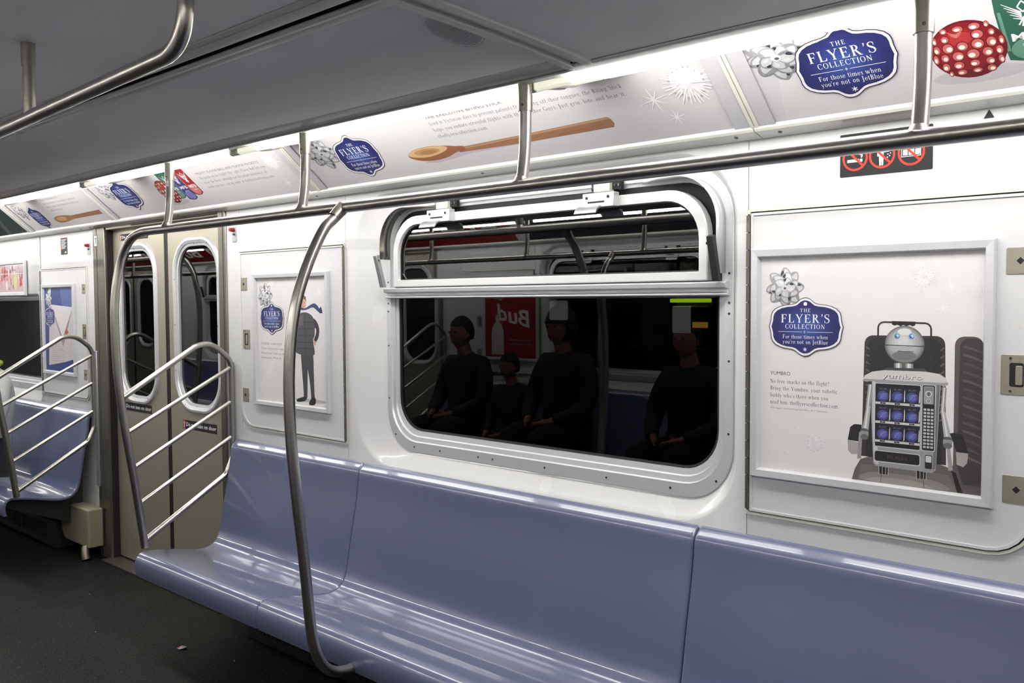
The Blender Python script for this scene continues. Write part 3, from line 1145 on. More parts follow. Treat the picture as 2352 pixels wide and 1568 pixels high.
def surround_panel(parent, cx, hopper=True):
    """moulded white wall panel with the dished opening round a window"""
    d = cx + 1.985
    x0, x1, z0, z1 = -2.937 + d, -1.192 + d, .30, 1.945
    ztop = 1.905 if hopper else 1.56

    def q(a, b, c, e, r, y):
        return rrect(a + d, b + d, c, e, r if hopper else (r, .03, .03, .03), y, 8)
    rings = [rrect(x0 + .0012, x1 - .0012, z0, z1, .0005, .012, 8), rrect(x0 + .0012, x1 - .0012, z0, z1, .0005, 0, 8),
             q(-2.885, -1.222, .872, ztop, .19, 0.0),
             q(-2.872, -1.228, .880, ztop - .004, .185, .0025), q(-2.855, -1.234, .888, ztop - .009, .18, .009),
             q(-2.80, -1.240, .905, ztop - .016, .17, .020), q(-2.745, -1.244, .925, ztop - .024, .165, .030),
             q(-2.712, -1.255, .945, ztop - .04, .15, .036)]
    return MB().bridge(rings, 0, True).build('window_surround', MOULD, parent, angle=30)


def door_pair(n, xc, label):
    """two sliding stainless leaves, centre xc in the opening"""
    D = thing('door_%d' % n, (xc, .04, FLOOR), label, kind='structure')
    for s_ in (-1, 1):
        xa, xb = (xc - .62, xc - .016) if s_ < 0 else (xc + .016, xc + .62)
        wc = xc + (-.338 if s_ < 0 else .312)
        w0, w1 = wc - .228, wc + .228
        k = 8
        rings = [rrect(xa, xb, .07, 1.955, .0005, .065, k), rrect(xa, xb, .07, 1.955, .0005, .042, k), rrect(xa + .002, xb - .002, .072, 1.953, .0005, .040, k),
                 rrect(w0, w1, .955, 1.815, .17, .040, k), rrect(w0, w1, .955, 1.815, .17, .065, k)]
        L = MB().bridge(rings, 0, True).build('door_leaf', DOORM, D, angle=25)
        MB().bridge([rrect(w0 - .008, w1 + .008, .947, 1.823, .178, .041, k), rrect(w0, w1, .955, 1.815, .17, .030, k),
                     rrect(w0 + .010, w1 - .010, .965, 1.805, .162, .028, k), rrect(w0 + .024, w1 - .024, .978, 1.791, .148, .033, k),
                     rrect(w0 + .026, w1 - .026, .980, 1.789, .146, .038, k), rrect(w0 + .040, w1 - .040, .993, 1.776, .132, .040, k),
                     rrect(w0 + .041, w1 - .041, .994, 1.775, .131, .052, k)], 0, True).build('window_ring', ALU, L, angle=25)
        MB().slab(rr2(w0 + .03, w1 - .03, .985, 1.785, .13), .050, .056).build('door_pane', GLASS, L)
        # screws on the ring
        f0 = None
        for a in range(0, 360, 30):
            px = wc + (w1 - w0 - .034) / 2 * max(-1, min(1, 1.15 * math.cos(R_(a))))
            pz = 1.385 + .40 * max(-1, min(1, 1.15 * math.sin(R_(a))))
            if abs(px - wc) > .17 and abs(pz - 1.385) > .33:
                continue
            if f0 is None:
                f0 = screw(L, px, .029, pz, r=.0025)
                fx, fz = px, pz
            else:
                dup_part(f0, (px - fx, 0, pz - fz), L)
        MB().box(xb - .004 if s_ < 0 else xa - .015, xb + .015 if s_ < 0 else xa + .004, .038, .066, .07, 1.955).build('edge_rubber', BLACK, L, bevel=.003)
    # header with louvre, threshold
    MB().box(xc - .62, xc + .62, .0, .07, 1.902, 1.95).build('header', DOORM, D, bevel=.002)
    for k in range(3):
        MB().box(xc - .30, xc + .60, -.003, .003, 1.907 + k * .010, 1.912 + k * .010).build('header_slot', BLACK, D)
    MB().box(xc - .64, xc + .64, -.06, .09, FLOOR, FLOOR + .012).build('threshold', JAMBM, D, bevel=.003)
    return D


def jambs(parent, x0, x1, sgn):
    """stainless post beside a door; sgn +1 when the door lies to the right of it"""
    MB().box(x0, x1, -.006, .062, FLOOR, 1.93).build('door_jamb', JAMBM, parent, bevel=.004)
    xs = x1 if sgn > 0 else x0
    MB().box(xs - .010, xs + .010, .008, .062, FLOOR, 1.93).build('jamb_seal', BLACK, parent)
    xr = x0 + (x1 - x0) * (.35 if sgn > 0 else .65)
    MB().box(xr - .002, xr + .002, -.0072, -.005, FLOOR, 1.93).build('jamb_groove', GROOVE, parent)


def notice(name, x0, x1, z0, z1, y, label, draw, cat='sticker', group=None, nrm=-1):
    o = thing(name, ((x0 + x1) / 2, y, z0), label, cat, group)
    MB().slab(rr2(x0, x1, z0, z1, .003), y - .0008, y).build('backing', BLACK, o)
    P = Print((x0, y - .0009, z0), (1, 0, 0), (0, 0, 1), (0, -1, 0))
    if SIDE == 1:
        pass
    draw(P, x1 - x0, z1 - z0)
    P.build('lettering', o)
    return o


def draw_lean(P, w, h):
    P.poly(rect(.001, h * .55, .001, h - .001), (170, 40, 38))
    P.ell(h * .27, h * .62, h * .13, h * .14, (235, 235, 235), 10)
    P.poly(rect(h * .20, h * .34, h * .1, h * .5), (235, 235, 235))
    P.text('Do not lean on door', h * .68, w - .006, h * .32, h * .40, (235, 235, 235), True)
    P.line((.0, h * .965), (w, h * .965), h * .03, (215, 215, 215))


def grab_bar(x0, x1, label, group, hang, mirrored_end=True):
    """overhead grab bar with hangers; ends bend down into bowed poles"""
    y, z, r = -.50, 1.785, .0172
    o = thing('overhead_grab_bar', ((x0 + x1) / 2, y, z), label, 'grab bar', group)

    def pole(xe, sg):
        # sg -1: left end
        pts = [(xe - sg * .24, y, z), (xe - sg * .17, y - .002, z - .003), (xe - sg * .095, y - .006, z - .022), (xe - sg * .045, y - .012, z - .062),
               (xe - sg * .012, y - .022, z - .125), (xe, y - .038, z - .24), (xe, y - .045, z - .36), (xe, y - .040, 1.24),
               (xe, y - .028, 1.10), (xe, y - .008, .94), (xe, y + .022, .75), (xe, y + .048, .56), (xe, y + .062, .452)]
        return spline(pts, 6)
    left = pole(x0, -1)
    right = pole(x1, 1)
    path = list(reversed(left)) + right
    MB().tube(path, r, 20).build('bar', STEEL, o, angle=60)
    for hx in hang:
        pts = spline([(hx, y + .018, 2.03), (hx, y + .018, 1.93), (hx, y + .014, 1.86), (hx, y + .002, z + .004)], 5)
        hg = MB().tube(pts, .0152, 18).build('hanger', STEEL, o, angle=60)
        MB().tube([(hx, y + .018, 2.042), (hx, y + .018, 1.972)], .0182, 20).build('sleeve', STEELD, hg, angle=40)
        MB().tube([(hx + .006, y + .018 - .0165, 1.985), (hx + .007, y + .018 - .0192, 1.985)], .0035, 8).build('set_screw', SCREWM, hg)
        MB().tube([(hx, y + .003, z + .022), (hx, y + .001, z + .008)], [.0156, .0215], 18, cap=False).build('weld', STEEL, hg, angle=60)
    return o


def end_screen(xs, plate_x, label, group):
    """slanted five-rail screen between bench end pole and wall"""
    o = thing('bench_end_screen', (xs, -.25, .45), label, 'railing', group)
    py = {1.10: -.528, .955: -.510, .80: -.487, .645: -.465, .49: -.443}
    y0 = -.016
    loop = fillet([(xs, -.515, 1.104), (xs, -.135, 1.335), (xs, y0, 1.235), (xs, y0, .79), (xs, -.05, .712), (xs, -.438, .482)],
                  [.10, .075, .05, .05], 8)
    MB().tube(loop, .0125, 14).build('outer_loop', STEEL, o, angle=60)
    for za, zb in ((.950, 1.200), (.797, 1.043), (.640, .882)):
        ya = -.505 + (.95 - za) * .13
        MB().tube([(xs, ya, za), (xs, y0 - .002, zb)], .0095, 12).build('rail', STEEL, o, angle=60)
    MB().box(min(xs, plate_x), max(xs, plate_x), -.012, .010, .45, 1.225).build('wall_channel', ALUD, o, bevel=.003)
    return o


def curved_pole(x, label, group):
    o = thing('curved_grab_pole', (x, -.5, .36), label, 'grab pole', group)
    pts = [(x, -.505, 1.782), (x, -.535, 1.750), (x, -.577, 1.708), (x, -.638, 1.592), (x, -.680, 1.465), (x, -.700, 1.30), (x, -.698, 1.11),
           (x, -.680, .914), (x, -.658, .715), (x, -.642, .55), (x, -.630, .470), (x, -.606, .410), (x, -.565, .370), (x, -.51, .356), (x, -.46, .36)]
    MB().tube(spline(pts, 5), .0168, 20).build('tube', STEEL, o, angle=60)
    MB().tube([(x, -.500, 1.786), (x, -.535, 1.752)], [.021, .0185], 18, cap=False).build('joint_collar', STEELD, o)
    MB().tube([(x, -.470, .360), (x, -.445, .366)], .022, 16).build('foot_flange', STEELD, o)
    return o


def lamp_run(x0, x1, label, group):
    """fluorescent lens between rail and car cards"""
    o = thing('ceiling_light', ((x0 + x1) / 2, -.36, 2.06), label, 'light fixture', group)
    prof = [(-.468, 2.060), (-.465, 2.027), (-.454, 2.0235), (-.40, 2.0408), (-.36, 2.053), (-.30, 2.064), (-.272, 2.078), (-.268, 2.092), (-.28, 2.098), (-.46, 2.085)]
    e = .115
    lo = MB().prism_x(prof, x0 + .012 + e, x1 - .03, 0, False).build('lit_lens', [LENS, LENSHOT], o, normals=False)
    for p in lo.data.polygons[:2]:      # aisle-side faces get extra glow, added to brighten the ceiling
        p.material_index = 1
    bm = bmesh.new()
    bm.from_mesh(lo.data)
    bmesh.ops.recalc_face_normals(bm, faces=bm.faces)
    bm.to_mesh(lo.data)
    bm.free()
    MB().prism_x(prof, x0 + .012, x0 + .012 + e, 0, False).build('lens_end', LENSEND, o)
    big = [(-.470, 2.058), (-.468, 2.025), (-.455, 2.020), (-.40, 2.037), (-.36, 2.049), (-.297, 2.060), (-.267, 2.075), (-.262, 2.094), (-.28, 2.104), (-.468, 2.09)]
    MB().prism_x(big, x0, x0 + .013, 0, False).build('end_cap', CREAM, o, bevel=.001)
    MB().prism_x(big, x1 - .031, x1 - .018, 0, False).build('end_cap', CREAM, o, bevel=.001)
    for xx in (x0 + .22, (x0 + x1) / 2, x1 - .2):
        MB().tube([(xx, -.452, 2.026), (xx, -.452, 2.0195)], .0042, 10).build('thumb_screw', CREAM, o)
    return o


def ad_sheet(x0, x1, label, draw, group=None, base=PAPER):
    o = thing('car_card', ((x0 + x1) / 2, -.15, 2.0), label, 'advertisement', group)
    L = .318
    base_p = ADO + Vector((x0 + .012, 0, 0))
    P = Print(base_p + ADN * .002, (1, 0, 0), ADU, ADN)
    w = x1 - x0 - .024
    P.poly(rect(0, w, 0, L), base, 0)
    draw(P, w, L)
    P.build('printed_sheet', o)
    # clear overlap strips at both ends
    for a in (.0, w - .045):
        mb = MB()
        c0 = base_p + ADN * .0026 + Vector((a, 0, 0)) + ADN * .003
        mb.add([c0, c0 + Vector((.045, 0, 0)), c0 + Vector((.045, 0, 0)) + ADU * L, c0 + ADU * L], [(0, 1, 2, 3)])
        mb.build('holder_strip', STRIPM, o, normals=False)
    return o


STRIPM = mat('grey_holder_strip', (196, 194, 198), 0.3, var=0.02)


def card_tag(cx_off):
    def f(P, w, L):
        draw_tag(P, cx_off, .140, .118, .098, False, skew=.12)
    return f


def draw_ball_card(P, w, L, tx=.265, bx=.518, px=.582, cx_=1.02):
    """tag, red flavour ball, three packets, copy"""
    P.poly([(.03, .01), (.075, .01), (.13, .30), (.085, .30)], (206, 203, 208))
    draw_bow(P, tx - .150, .19, .085, .75, 5)
    draw_tag(P, tx, .142, .118, .098, False, skew=.12)
    P.ell(bx + .01, .052, .095, .020, (196, 190, 194), 20)
    # packets
    for k_, (cdk, clt) in enumerate((((44, 92, 74), (98, 142, 122)), ((52, 54, 120), (124, 122, 184)), ((150, 26, 30), (208, 124, 122)))):
        ax, wv = px + k_ * .082, .090
        yb = (.066, .050, .072)[k_]
        P.poly([(ax + .004, L - .002), (ax + wv - .004, L - .002), (ax + wv, L * .62), (ax + wv - .002, yb + .012), (ax + wv * .72, yb + .002), (ax + wv * .4, yb),
                (ax + .008, yb + .008), (ax + .002, yb + .06), (ax, L * .6)], cdk)
        P.ell(ax + wv * .54, yb + .030, wv * .38, .026, clt, 18)
        P.poly([(ax + .012, L - .006), (ax + wv * .52, L - .004), (ax + wv * .50, L - .05), (ax + .018, L - .028)], clt)
        P.poly([(ax + .004, L * .6), (ax + .010, L * .6), (ax + .014, yb + .03), (ax + .007, yb + .03)], clt)
        c = (232, 232, 236)
        mx, my = ax + wv * .56, .182
        for s_ in (-1, 1):
            for k in range(5):
                P.line((mx + s_ * .004, my - .004 * k), (mx + s_ * (.036 - .004 * k), my + .026 - .009 * k), .0035, c, w1=.001)
        for k in range(-2, 3):
            P.line((mx, my - .01), (mx + k * .006, my - .036 + abs(k) * .004), .003, c)
        P.path([(mx, my + .026), (mx + .009, my + .014), (mx, my), (mx - .009, my + .014), (mx, my + .026)], .0028, c)
        P.text('MFB', ax + .020, ax + wv - .008, .118, .018, c, True)
        P.text('SALT', ax + .036, ax + wv - .014, .103, .006, c)
    # ball
    by, rx, ry = .118, .074, .072
    P.ell(bx, by, rx, ry, (104, 16, 24), 36)
    P.ell(bx - .004, by + .008, rx * .88, ry * .82, (132, 22, 30), 32)
    P.ell(bx - .01, by + .018, rx * .66, ry * .52, (154, 32, 36), 28)
    P.ell(bx - .012, by + .030, rx * .38, ry * .22, (180, 50, 50), 20)
    rnd = random.Random(4)
    for row, zz in enumerate((-.76, -.50, -.18, .14, .46, .74)):
        cr = math.sqrt(1 - zz * zz)
        n = (4, 5, 6, 6, 5, 4)[row]
        for k in range(n):
            a = R_(-62 + 124.0 * (k + (.35 if row % 2 else -.1)) / (n - .7))
            if abs(a) > R_(66):
                continue
            ex, ey = bx + rx * cr * math.sin(a), by + ry * zz
            if abs(ex - bx + .012) < .016 and .3 < zz < .6:
                continue
            q_ = rnd.uniform(.8, 1.1)
            fx = max(.35, math.cos(a)) * .0112 * q_
            fy = .0110 * max(.40, cr) * q_
            P.ell(ex, ey, fx * 1.22, fy * 1.2, (112, 14, 22), 14)
            P.ell(ex, ey, fx, fy, (196, 104, 98), 14)
            P.ell(ex + fx * rnd.uniform(-.3, .3), ey - fy * .2, fx * .58, fy * .52, (234, 228, 220), 12)
    mx, my = bx - .016, by + .040
    for s_ in (-1, 1):
        for k in range(3):
            P.line((mx, my - .003 * k), (mx + s_ * (.016 - .003 * k), my + .010 - .005 * k), .0018, (222, 150, 146), w1=.0006)
    copy(P, cx_, ['MIGHTY FLAVOR BALL AND FLAVOR PACKETS', 'No snacks on the flight? The Mighty Flavor Ball lets you',
                   'enjoy the flavor, although not the actual sustenance, of',
                   'foods you love. Pick up some at theflyerscollection.com'], (.50, .52, .50, .52), .178)
    draw_ball_flake(P, w - .13, .175, .06, seed=4)
    draw_star(P, w - .14, .06, .03)


def far_ball_card(P, w, L):
    draw_ball_card(P, w, L, .345, .745, .775, 1.10)


def copy(P, x, lines, ws, ytop):
    for i, (t, wd) in enumerate(zip(lines, ws)):
        if i == 0:
            P.text(t, x, x + wd, ytop, .012, (96, 94, 98))
        else:
            P.serif(t, x, x + wd, ytop - i * .0265, .0140, (100, 98, 102), .11)


def draw_spoon_card(P, w, L):
    P.poly([(.03, .01), (.075, .01), (.16, .30), (.11, .30)], (206, 203, 208))
    draw_bow(P, .175, .165, .092, .80, 9)
    draw_tag(P, .36, .125, .118, .098, False, skew=.12)
    # wooden spoon
    P.poly([(.66, .048), (.72, .042), (.80, .050), (.88, .060), (1.20, .066), (1.46, .078), (1.47, .088), (.9, .084), (.70, .075)], (196, 182, 190))
    P.poly([(.84, .070), (.86, .090), (1.10, .096), (1.462, .108), (1.470, .098), (1.474, .082), (1.466, .070), (1.10, .066)], (158, 112, 82))
    P.poly([(.86, .086), (1.10, .094), (1.462, .107), (1.468, .100), (1.10, .088), (.87, .081)], (186, 142, 108))
    for k in range(9):
        xx = .92 + k * .058
        P.line((xx, .074 + (k % 3) * .004), (xx + .05, .077 + (k % 3) * .005), .0012, (128, 84, 58))
    P.blob([(.600, .088), (.615, .072), (.66, .058), (.72, .054), (.78, .060), (.835, .074), (.87, .072), (.875, .092), (.84, .098), (.80, .106),
            (.73, .114), (.66, .112), (.62, .102)], (150, 98, 66))
    P.blob([(.602, .090), (.63, .078), (.69, .072), (.76, .080), (.80, .094), (.79, .106), (.73, .113), (.66, .111), (.62, .102)], (214, 178, 132))
    P.ell(.70, .094, .062, .0135, (190, 144, 96), 22)
    P.ell(.705, .092, .040, .008, (170, 122, 78), 18)
    copy(P, .80, ['THE EXECUTIVE BITING STICK', 'Used in Victorian days to prevent patients from biting off their tongues, the Biting Stick',
                  'helps you endure stressful flights with those Other Guys. Just grin, bite and bear it.', 'theflyerscollection.com'],
         (.34, .76, .76, .22), .218)
    draw_star(P, 1.632, .135, .048, (244, 243, 244), dark=(176, 172, 176))
    draw_star(P, 1.672, .068, .033, (244, 243, 244), dark=(184, 180, 184))
    draw_ball_flake(P, 1.75, .17, .078, seed=2, n=34, dark=(178, 174, 178))


def draw_green_card(P, w, L):
    P.poly(rect(0, w, 0, L), (30, 48, 44))
    P.poly([(w - .9, .0), (w - .4, .0), (w - .2, L), (w - .9, L)], (20, 34, 32))
    P.poly([(w - .40, .0), (w - .33, .0), (w - .14, L), (w - .18, L)], (70, 80, 84))
    P.ell(w - .55, .14, .05, .07, (60, 72, 74), 18)


def draw_red_card(P, w, L):
    P.poly(rect(0, w, 0, L), (128, 16, 20))
    P.text('Bud', .15, .75, .08, .16, (232, 228, 226), True, shear=.25)
    P.text('Bud', .95, 1.45, .08, .14, (232, 228, 226), True, shear=.25)
    P.poly([(w - .4, 0), (w - .15, 0), (w - .05, L), (w - .3, L)], (200, 196, 196))


def draw_dark_card(P, w, L):
    P.poly(rect(0, w, 0, L), (36, 38, 46))
    P.poly(rect(.2, .8, .06, .22), (52, 54, 66))


def blank(P, w, L):
    pass


# ------------------------------------------------------------------ the two sides
def build_side(side):
    global SIDE, XL, XR
    SIDE = side
    opp = side == 1
    XL, XR = (-7.9, 2 * CX + 16.2) if opp else (-16.2, 2.21)
    where = 'behind the camera' if opp else 'in view'
    wall = thing('wall_left' if opp else 'wall_right', (CX, .03, 0), 'white panelled side wall of the car', kind='structure')
    # backing skin, left open where windows and doors are
    xs_open = [(-7.6, -6.17), (-5.13, -3.86), (-2.70, -1.27), (-.09, 1.19)] + ([(2.365, 3.795), (4.975, 6.255)] if opp else [])
    prev = XL
    for a, b in xs_open:
        if a > prev:
            MB().box(prev, a, .066, .072, 0, 2.27).build('wall_skin', DARK, wall)
        prev = max(prev, b)
    MB().box(prev, XR, .066, .072, 0, 2.27).build('wall_skin', DARK, wall)
    for a, b in xs_open:
        isdoor = a in (-5.13, -.09, 4.975)
        if not isdoor:
            MB().box(max(a, XL), b, .066, .072, 0, .95).build('wall_skin', DARK, wall)
        MB().box(max(a, XL), b, .066, .072, 1.86, 2.27).build('wall_skin', DARK, wall)
    # bay A: hatch with small poster, window, hatch with large poster
    for a, b in ((-3.835, -3.725), (-.41, -.115)):
        wall_panel(wall, a, b, .30, 1.945)
    wall_panel(wall, -3.725, -2.937, 1.728, 1.945)
    wall_panel(wall, -3.725, -2.937, .30, .934)
    MB().box(-3.725, -2.937, .002, .01, .93, 1.73).build('hatch_backing', WHITE, wall)
    hatch(wall, -3.722, -2.939, .932, 1.730, False)
    surround_panel(wall, -1.985)
    wall_panel(wall, -1.192, -.41, 1.732, 1.945)
    wall_panel(wall, -1.192, -.41, .30, .934)
    wall_panel(wall, -.500, -.41, .934, 1.732, 'hatch_side_panel')
    MB().box(-1.192, -.49, .002, .01, .93, 1.735).build('hatch_backing', WHITE, wall)
    hatch(wall, -1.190, -.500, .928, 1.734, True)
    # bay B beyond the first door, bay C beyond the second
    wall_panel(wall, -5.375, -5.285, .30, 1.945)
    wall_panel(wall, -6.072, -5.375, 1.715, 1.945)
    wall_panel(wall, -6.072, -5.375, .30, .934)
    MB().box(-6.072, -5.375, .002, .01, .93, 1.72).build('hatch_backing', WHITE, wall)
    hatch(wall, -6.070, -5.377, .932, 1.713, True, .05)
    surround_panel(wall, -6.88, False)
    wall_panel(wall, XL, -7.832, .30, 1.945)
    if opp:
        wall_panel(wall, 1.32, 2.128, .30, 1.945)
        surround_panel(wall, 3.08)
        wall_panel(wall, 3.874, 4.945, .30, 1.945)
        wall_panel(wall, 6.385, XR, .30, 1.945)
        jambs(wall, 4.945, 4.985, 1)
        jambs(wall, 6.25, 6.385, -1)
        window_unit(5, 3.08, True, 'dark framed window far along the opposite side of the car')
        door_pair(5, 5.62, 'pair of steel sliding doors far along the opposite side of the car')
    else:
        wall_panel(wall, 1.32, XR, .30, 1.945)
    wall_panel(wall, XL, -6.2, .06, .30, 'kick_panel', m=DGREY)
    for a, b in ((-6.2, -5.285), (-3.83, -.115), (1.32, XR)):
        wall_panel(wall, a, b, .06, .30, 'kick_panel', m=DGREY)
    jambs(wall, -5.285, -5.135, 1)
    jambs(wall, -3.905, -3.835, -1)
    jambs(wall, -.115, -.075, 1)
    jambs(wall, 1.19, 1.32, -1)
    window_unit(3 if opp else 1, -1.985, True, 'wide aluminium framed window with dark glass and a tilting upper sash')
    window_unit(4 if opp else 2, -6.88, False, 'dark window beyond the doors with a small framed advert above it')
    door_pair(3 if opp else 1, -4.505, 'pair of brushed stainless sliding doors with tall rounded windows')
    door_pair(4 if opp else 2, .56, 'pair of brushed stainless sliding doors next to the right bench end')
    # cornice rail under the car cards
    cr = thing('trim_%d' % (5 if opp else 4), (CX, -.04, 1.91), 'cream cornice rail with screws under the overhead car cards', kind='structure')
    for a, b in ((XL, -5.32), (-5.317, -3.145), (-3.142, -1.152), (-1.149, XR)):
        z = 0
        MB().prism_x([(.012, 1.915), (-.006, 1.915), (-.050, 1.926), (-.055, 1.932), (-.055, 1.941), (-.050, 1.945), (-.044, 1.947), (.012, 1.950)],
                     a, b).build('rail', CREAM, cr, bevel=.0015)
        for xx in (a + .06, b - .06, (a + b) / 2):
            if XL < xx < XR:
                screw(cr, xx, -.030, 1.9205, (0, -.24, -1), .005)
    MB().box(XL, XR, -.03, .05, 1.948, 2.0).build('rail_backing', CREAM, cr)
    # sheet behind the cards
    q0 = ADO - ADN * .004
    q1 = q0 + ADU * .34
    MB().prism_x([(q0.y, q0.z), (q1.y, q1.z), (q1.y + .01, q1.z + .012), (q0.y + .01, q0.z + .012)], XL, XR).build('card_backing', CREAM, cr)
    for xx in (-6.05, -4.865, -3.03, -1.145):
        mb = MB()
        for a, b in ((-.011, -.0015), (.0015, .011)):
            A = ADO + ADN * .002
            B = A + ADN * .006
            vs = []
            for base in (A, B):
                for t_ in (0, .33):
                    p = base + ADU * t_
                    vs += [(xx + a, p.y, p.z), (xx + b, p.y, p.z)]
            mb.add(vs, [(0, 1, 3, 2), (4, 6, 7, 5), (0, 4, 5, 1), (2, 3, 7, 6), (0, 2, 6, 4), (1, 5, 7, 3)])
        mb.build('card_divider', CREAM, cr)
    # rail that carries hangers and lenses
    rl = thing('trim_%d' % (7 if opp else 6), (CX, -.51, 2.035), 'pale ceiling rail that carries the grab bar hangers', kind='structure')
    for a, b in ((XL, -1.362), (-1.362, XR)):
        if b < 0:
            MB().prism_x([(-.470, 2.062), (-.470, 2.043), (-.478, 2.038), (-.510, 2.036), (-.516, 2.041), (-.522, 2.045), (-.530, 2.047), (-.555, 2.046),
                          (-.568, 2.051), (-.570, 2.062)], a, b).build('hanger_rail', CEILW, rl, bevel=.0008)
            MB().box(a, b, -.5175, -.514, 2.0385, 2.046).build('rail_groove', DGREY2, rl)
        else:
            MB().prism_x([(-.474, 2.062), (-.474, 2.043), (-.480, 2.036), (-.550, 2.031), (-.556, 2.034), (-.558, 2.062)], a, b).build('hanger_rail', CEILW, rl, bevel=.0012)
            MB().box(a, b, -.562, -.5575, 2.038, 2.06).build('rail_groove', BLACK, rl)
    MB().box(XL, XR, -.56, -.27, 2.10, 2.27).build('lamp_housing', DARK, rl)
    # lenses
    Ls = [(-7.3, -5.63), (-5.62, -4.27), (-4.26, -2.96), (-2.95, -1.555), (-1.545, -.02), (-.01, 1.4)]
    if opp:
        Ls += [(1.41, 2.80), (2.81, 4.20), (4.21, 5.60), (5.61, 7.0), (7.01, 8.4)]
    else:
        Ls += [(-8.7, -7.31), (-10.1, -8.71)]
    names = ['third from the cross beam', 'furthest lit', 'third', 'middle', 'right', 'near right']
    words = ['light lens at the far left end of the lit row', 'second light lens from the far left, above the far car cards',
             'light lens above the flavor packets card', 'light lens above the spoon card left of the cross beam',
             'bright light lens from the cross beam to the right edge', 'light lens past the right edge of the view']
    words += ['light lens %s along the car' % k for k in ('further', 'second further', 'third further', 'fourth further', 'furthest')][:len(Ls) - 6]
    for (a, b), w_ in zip(Ls, words):
        lamp_run(a, b, ('%s on the opposite wall' % w_) if opp else 'white fluorescent ' + w_, 'opposite ceiling lights' if opp else 'ceiling lights above the car cards')
    # cards
    if not opp:
        ad_sheet(-1.145, XR, 'overhead card with silver bow, blue plaque and red perforated ball, right of the card joint', draw_ball_card, 'overhead car cards')
        ad_sheet(-3.03, -1.145, 'overhead card with blue plaque and wooden spoon above the wide window', draw_spoon_card, 'overhead car cards')
        ad_sheet(-4.865, -3.03, 'overhead card with blue plaque and striped flavor packets above the doors', far_ball_card, 'overhead car cards')
        ad_sheet(-6.05, -4.865, 'small far overhead card with wooden spoon left of the doors', lambda P, w, L: far_spoon(P, w, L), 'overhead car cards')
        ad_sheet(XL, -6.05, 'dark green overhead card at the far left edge', draw_green_card, 'overhead car cards')
    else:
        ad_sheet(-1.145, .74, 'red overhead card with white lettering on the opposite wall beside its doors', draw_red_card, 'opposite car cards')
        ad_sheet(.74, 2.625, 'second red overhead card with white lettering, above the opposite doors', draw_red_card, 'opposite car cards')
        ad_sheet(2.625, 4.51, 'third red overhead card with white lettering, far along the opposite side', draw_red_card, 'opposite car cards')
        ad_sheet(4.51, 6.4, 'furthest red overhead card with white lettering on the opposite side', draw_red_card, 'opposite car cards')
        bench_shell(1.40, 4.84, 'opposite long lilac blue bench far along the car', 'bench seats on the opposite side')
        grab_bar(1.30, 4.85, 'opposite stainless overhead grab bar far along the car', 'opposite grab bars', (1.65, 2.56, 3.51, 4.47))
        end_screen(1.30, 1.27, 'opposite slanted end railing of the far bench', 'opposite bench railings')
        ad_sheet(-3.03, -1.145, 'dark overhead card on the opposite wall above its window', draw_dark_card, 'opposite car cards')
        ad_sheet(-4.865, -3.03, 'dark overhead card on the opposite wall above the doors nearest the camera', draw_dark_card, 'opposite car cards')
        ad_sheet(-6.05, -4.865, 'pale overhead card on the opposite wall behind the camera', blank, 'opposite car cards')
        ad_sheet(XL, -6.05, 'plain overhead card at the near end of the opposite wall', blank, 'opposite car cards')
    # benches
    gb = 'bench seats on the opposite side' if opp else 'lilac blue bench seats'
    pre = 'opposite ' if opp else ''
    for a, b, t in ((-3.775, -2.831, 'at the end next to the doors, below the small poster' if not opp else 'section furthest right'),
                    (-2.829, -1.336, 'below the wide window, middle section' if not opp else 'middle section under its window'),
                    (-1.334, -.17, 'right section below the robot poster' if not opp else 'section nearest its left doors')):
        bench_shell(a, b, pre + 'lilac blue bench ' + t, gb, .010, .010)
    bench_shell(-6.83, -5.345, pre + 'lilac blue bench beyond the doors behind the slanted railing' if not opp else 'opposite lilac blue bench seat near the camera end', gb)
    bench_shell(-7.85, -6.835, pre + 'lilac blue bench seat past the left edge of the view' if not opp else 'opposite lilac blue bench seat at the near bulkhead', gb)
    # heater under the bench
    for a, b, t in ((-3.50, -.45, 'below the long bench'), (-7.6, -5.62, 'below the bench beyond the doors')):
        h = thing('bench_heater', ((a + b) / 2, -.12, FLOOR), pre + 'dark heater box ' + t, 'heater', None)
        MB().box(a, b, -.13, -.005, FLOOR, .21).build('casing', DGREY, h, bevel=.004)
        first = None
        for k in range(int((b - a - .2) / .03)):
            if first is None:
                first = MB().box(a + .1, a + .112, -.1325, -.129, .09, .18).build('louvre', BLACK, h)
            elif k < 100:
                dup_part(first, (k * .03, 0, 0), h)
    # grab bars, poles, screens
    g2 = 'opposite grab bars' if opp else 'overhead grab bars'
    grab_bar(-3.79, -.15, pre + 'long stainless overhead grab bar in front of the wide window', g2, (-3.41, -2.50, -1.548, -.588))
    grab_bar(-7.7, -5.30, pre + 'stainless overhead grab bar above the bench beyond the doors', g2, (-7.2, -6.4, -5.68))
    curved_pole(-2.28, pre + 'bowed stainless pole from the grab bar to the bench front', 'opposite poles' if opp else None)
    end_screen(-3.79, -3.835, pre + 'five-rail slanted end railing in front of the sliding doors', 'opposite bench railings' if opp else 'bench end railings')
    end_screen(-5.30, -5.26, pre + 'slanted end railing at the far bench left of the doors', 'opposite bench railings' if opp else 'bench end railings')
    end_screen(-.15, -.12, pre + 'slanted end railing of the long bench at the right doors', 'opposite bench railings' if opp else 'bench end railings')


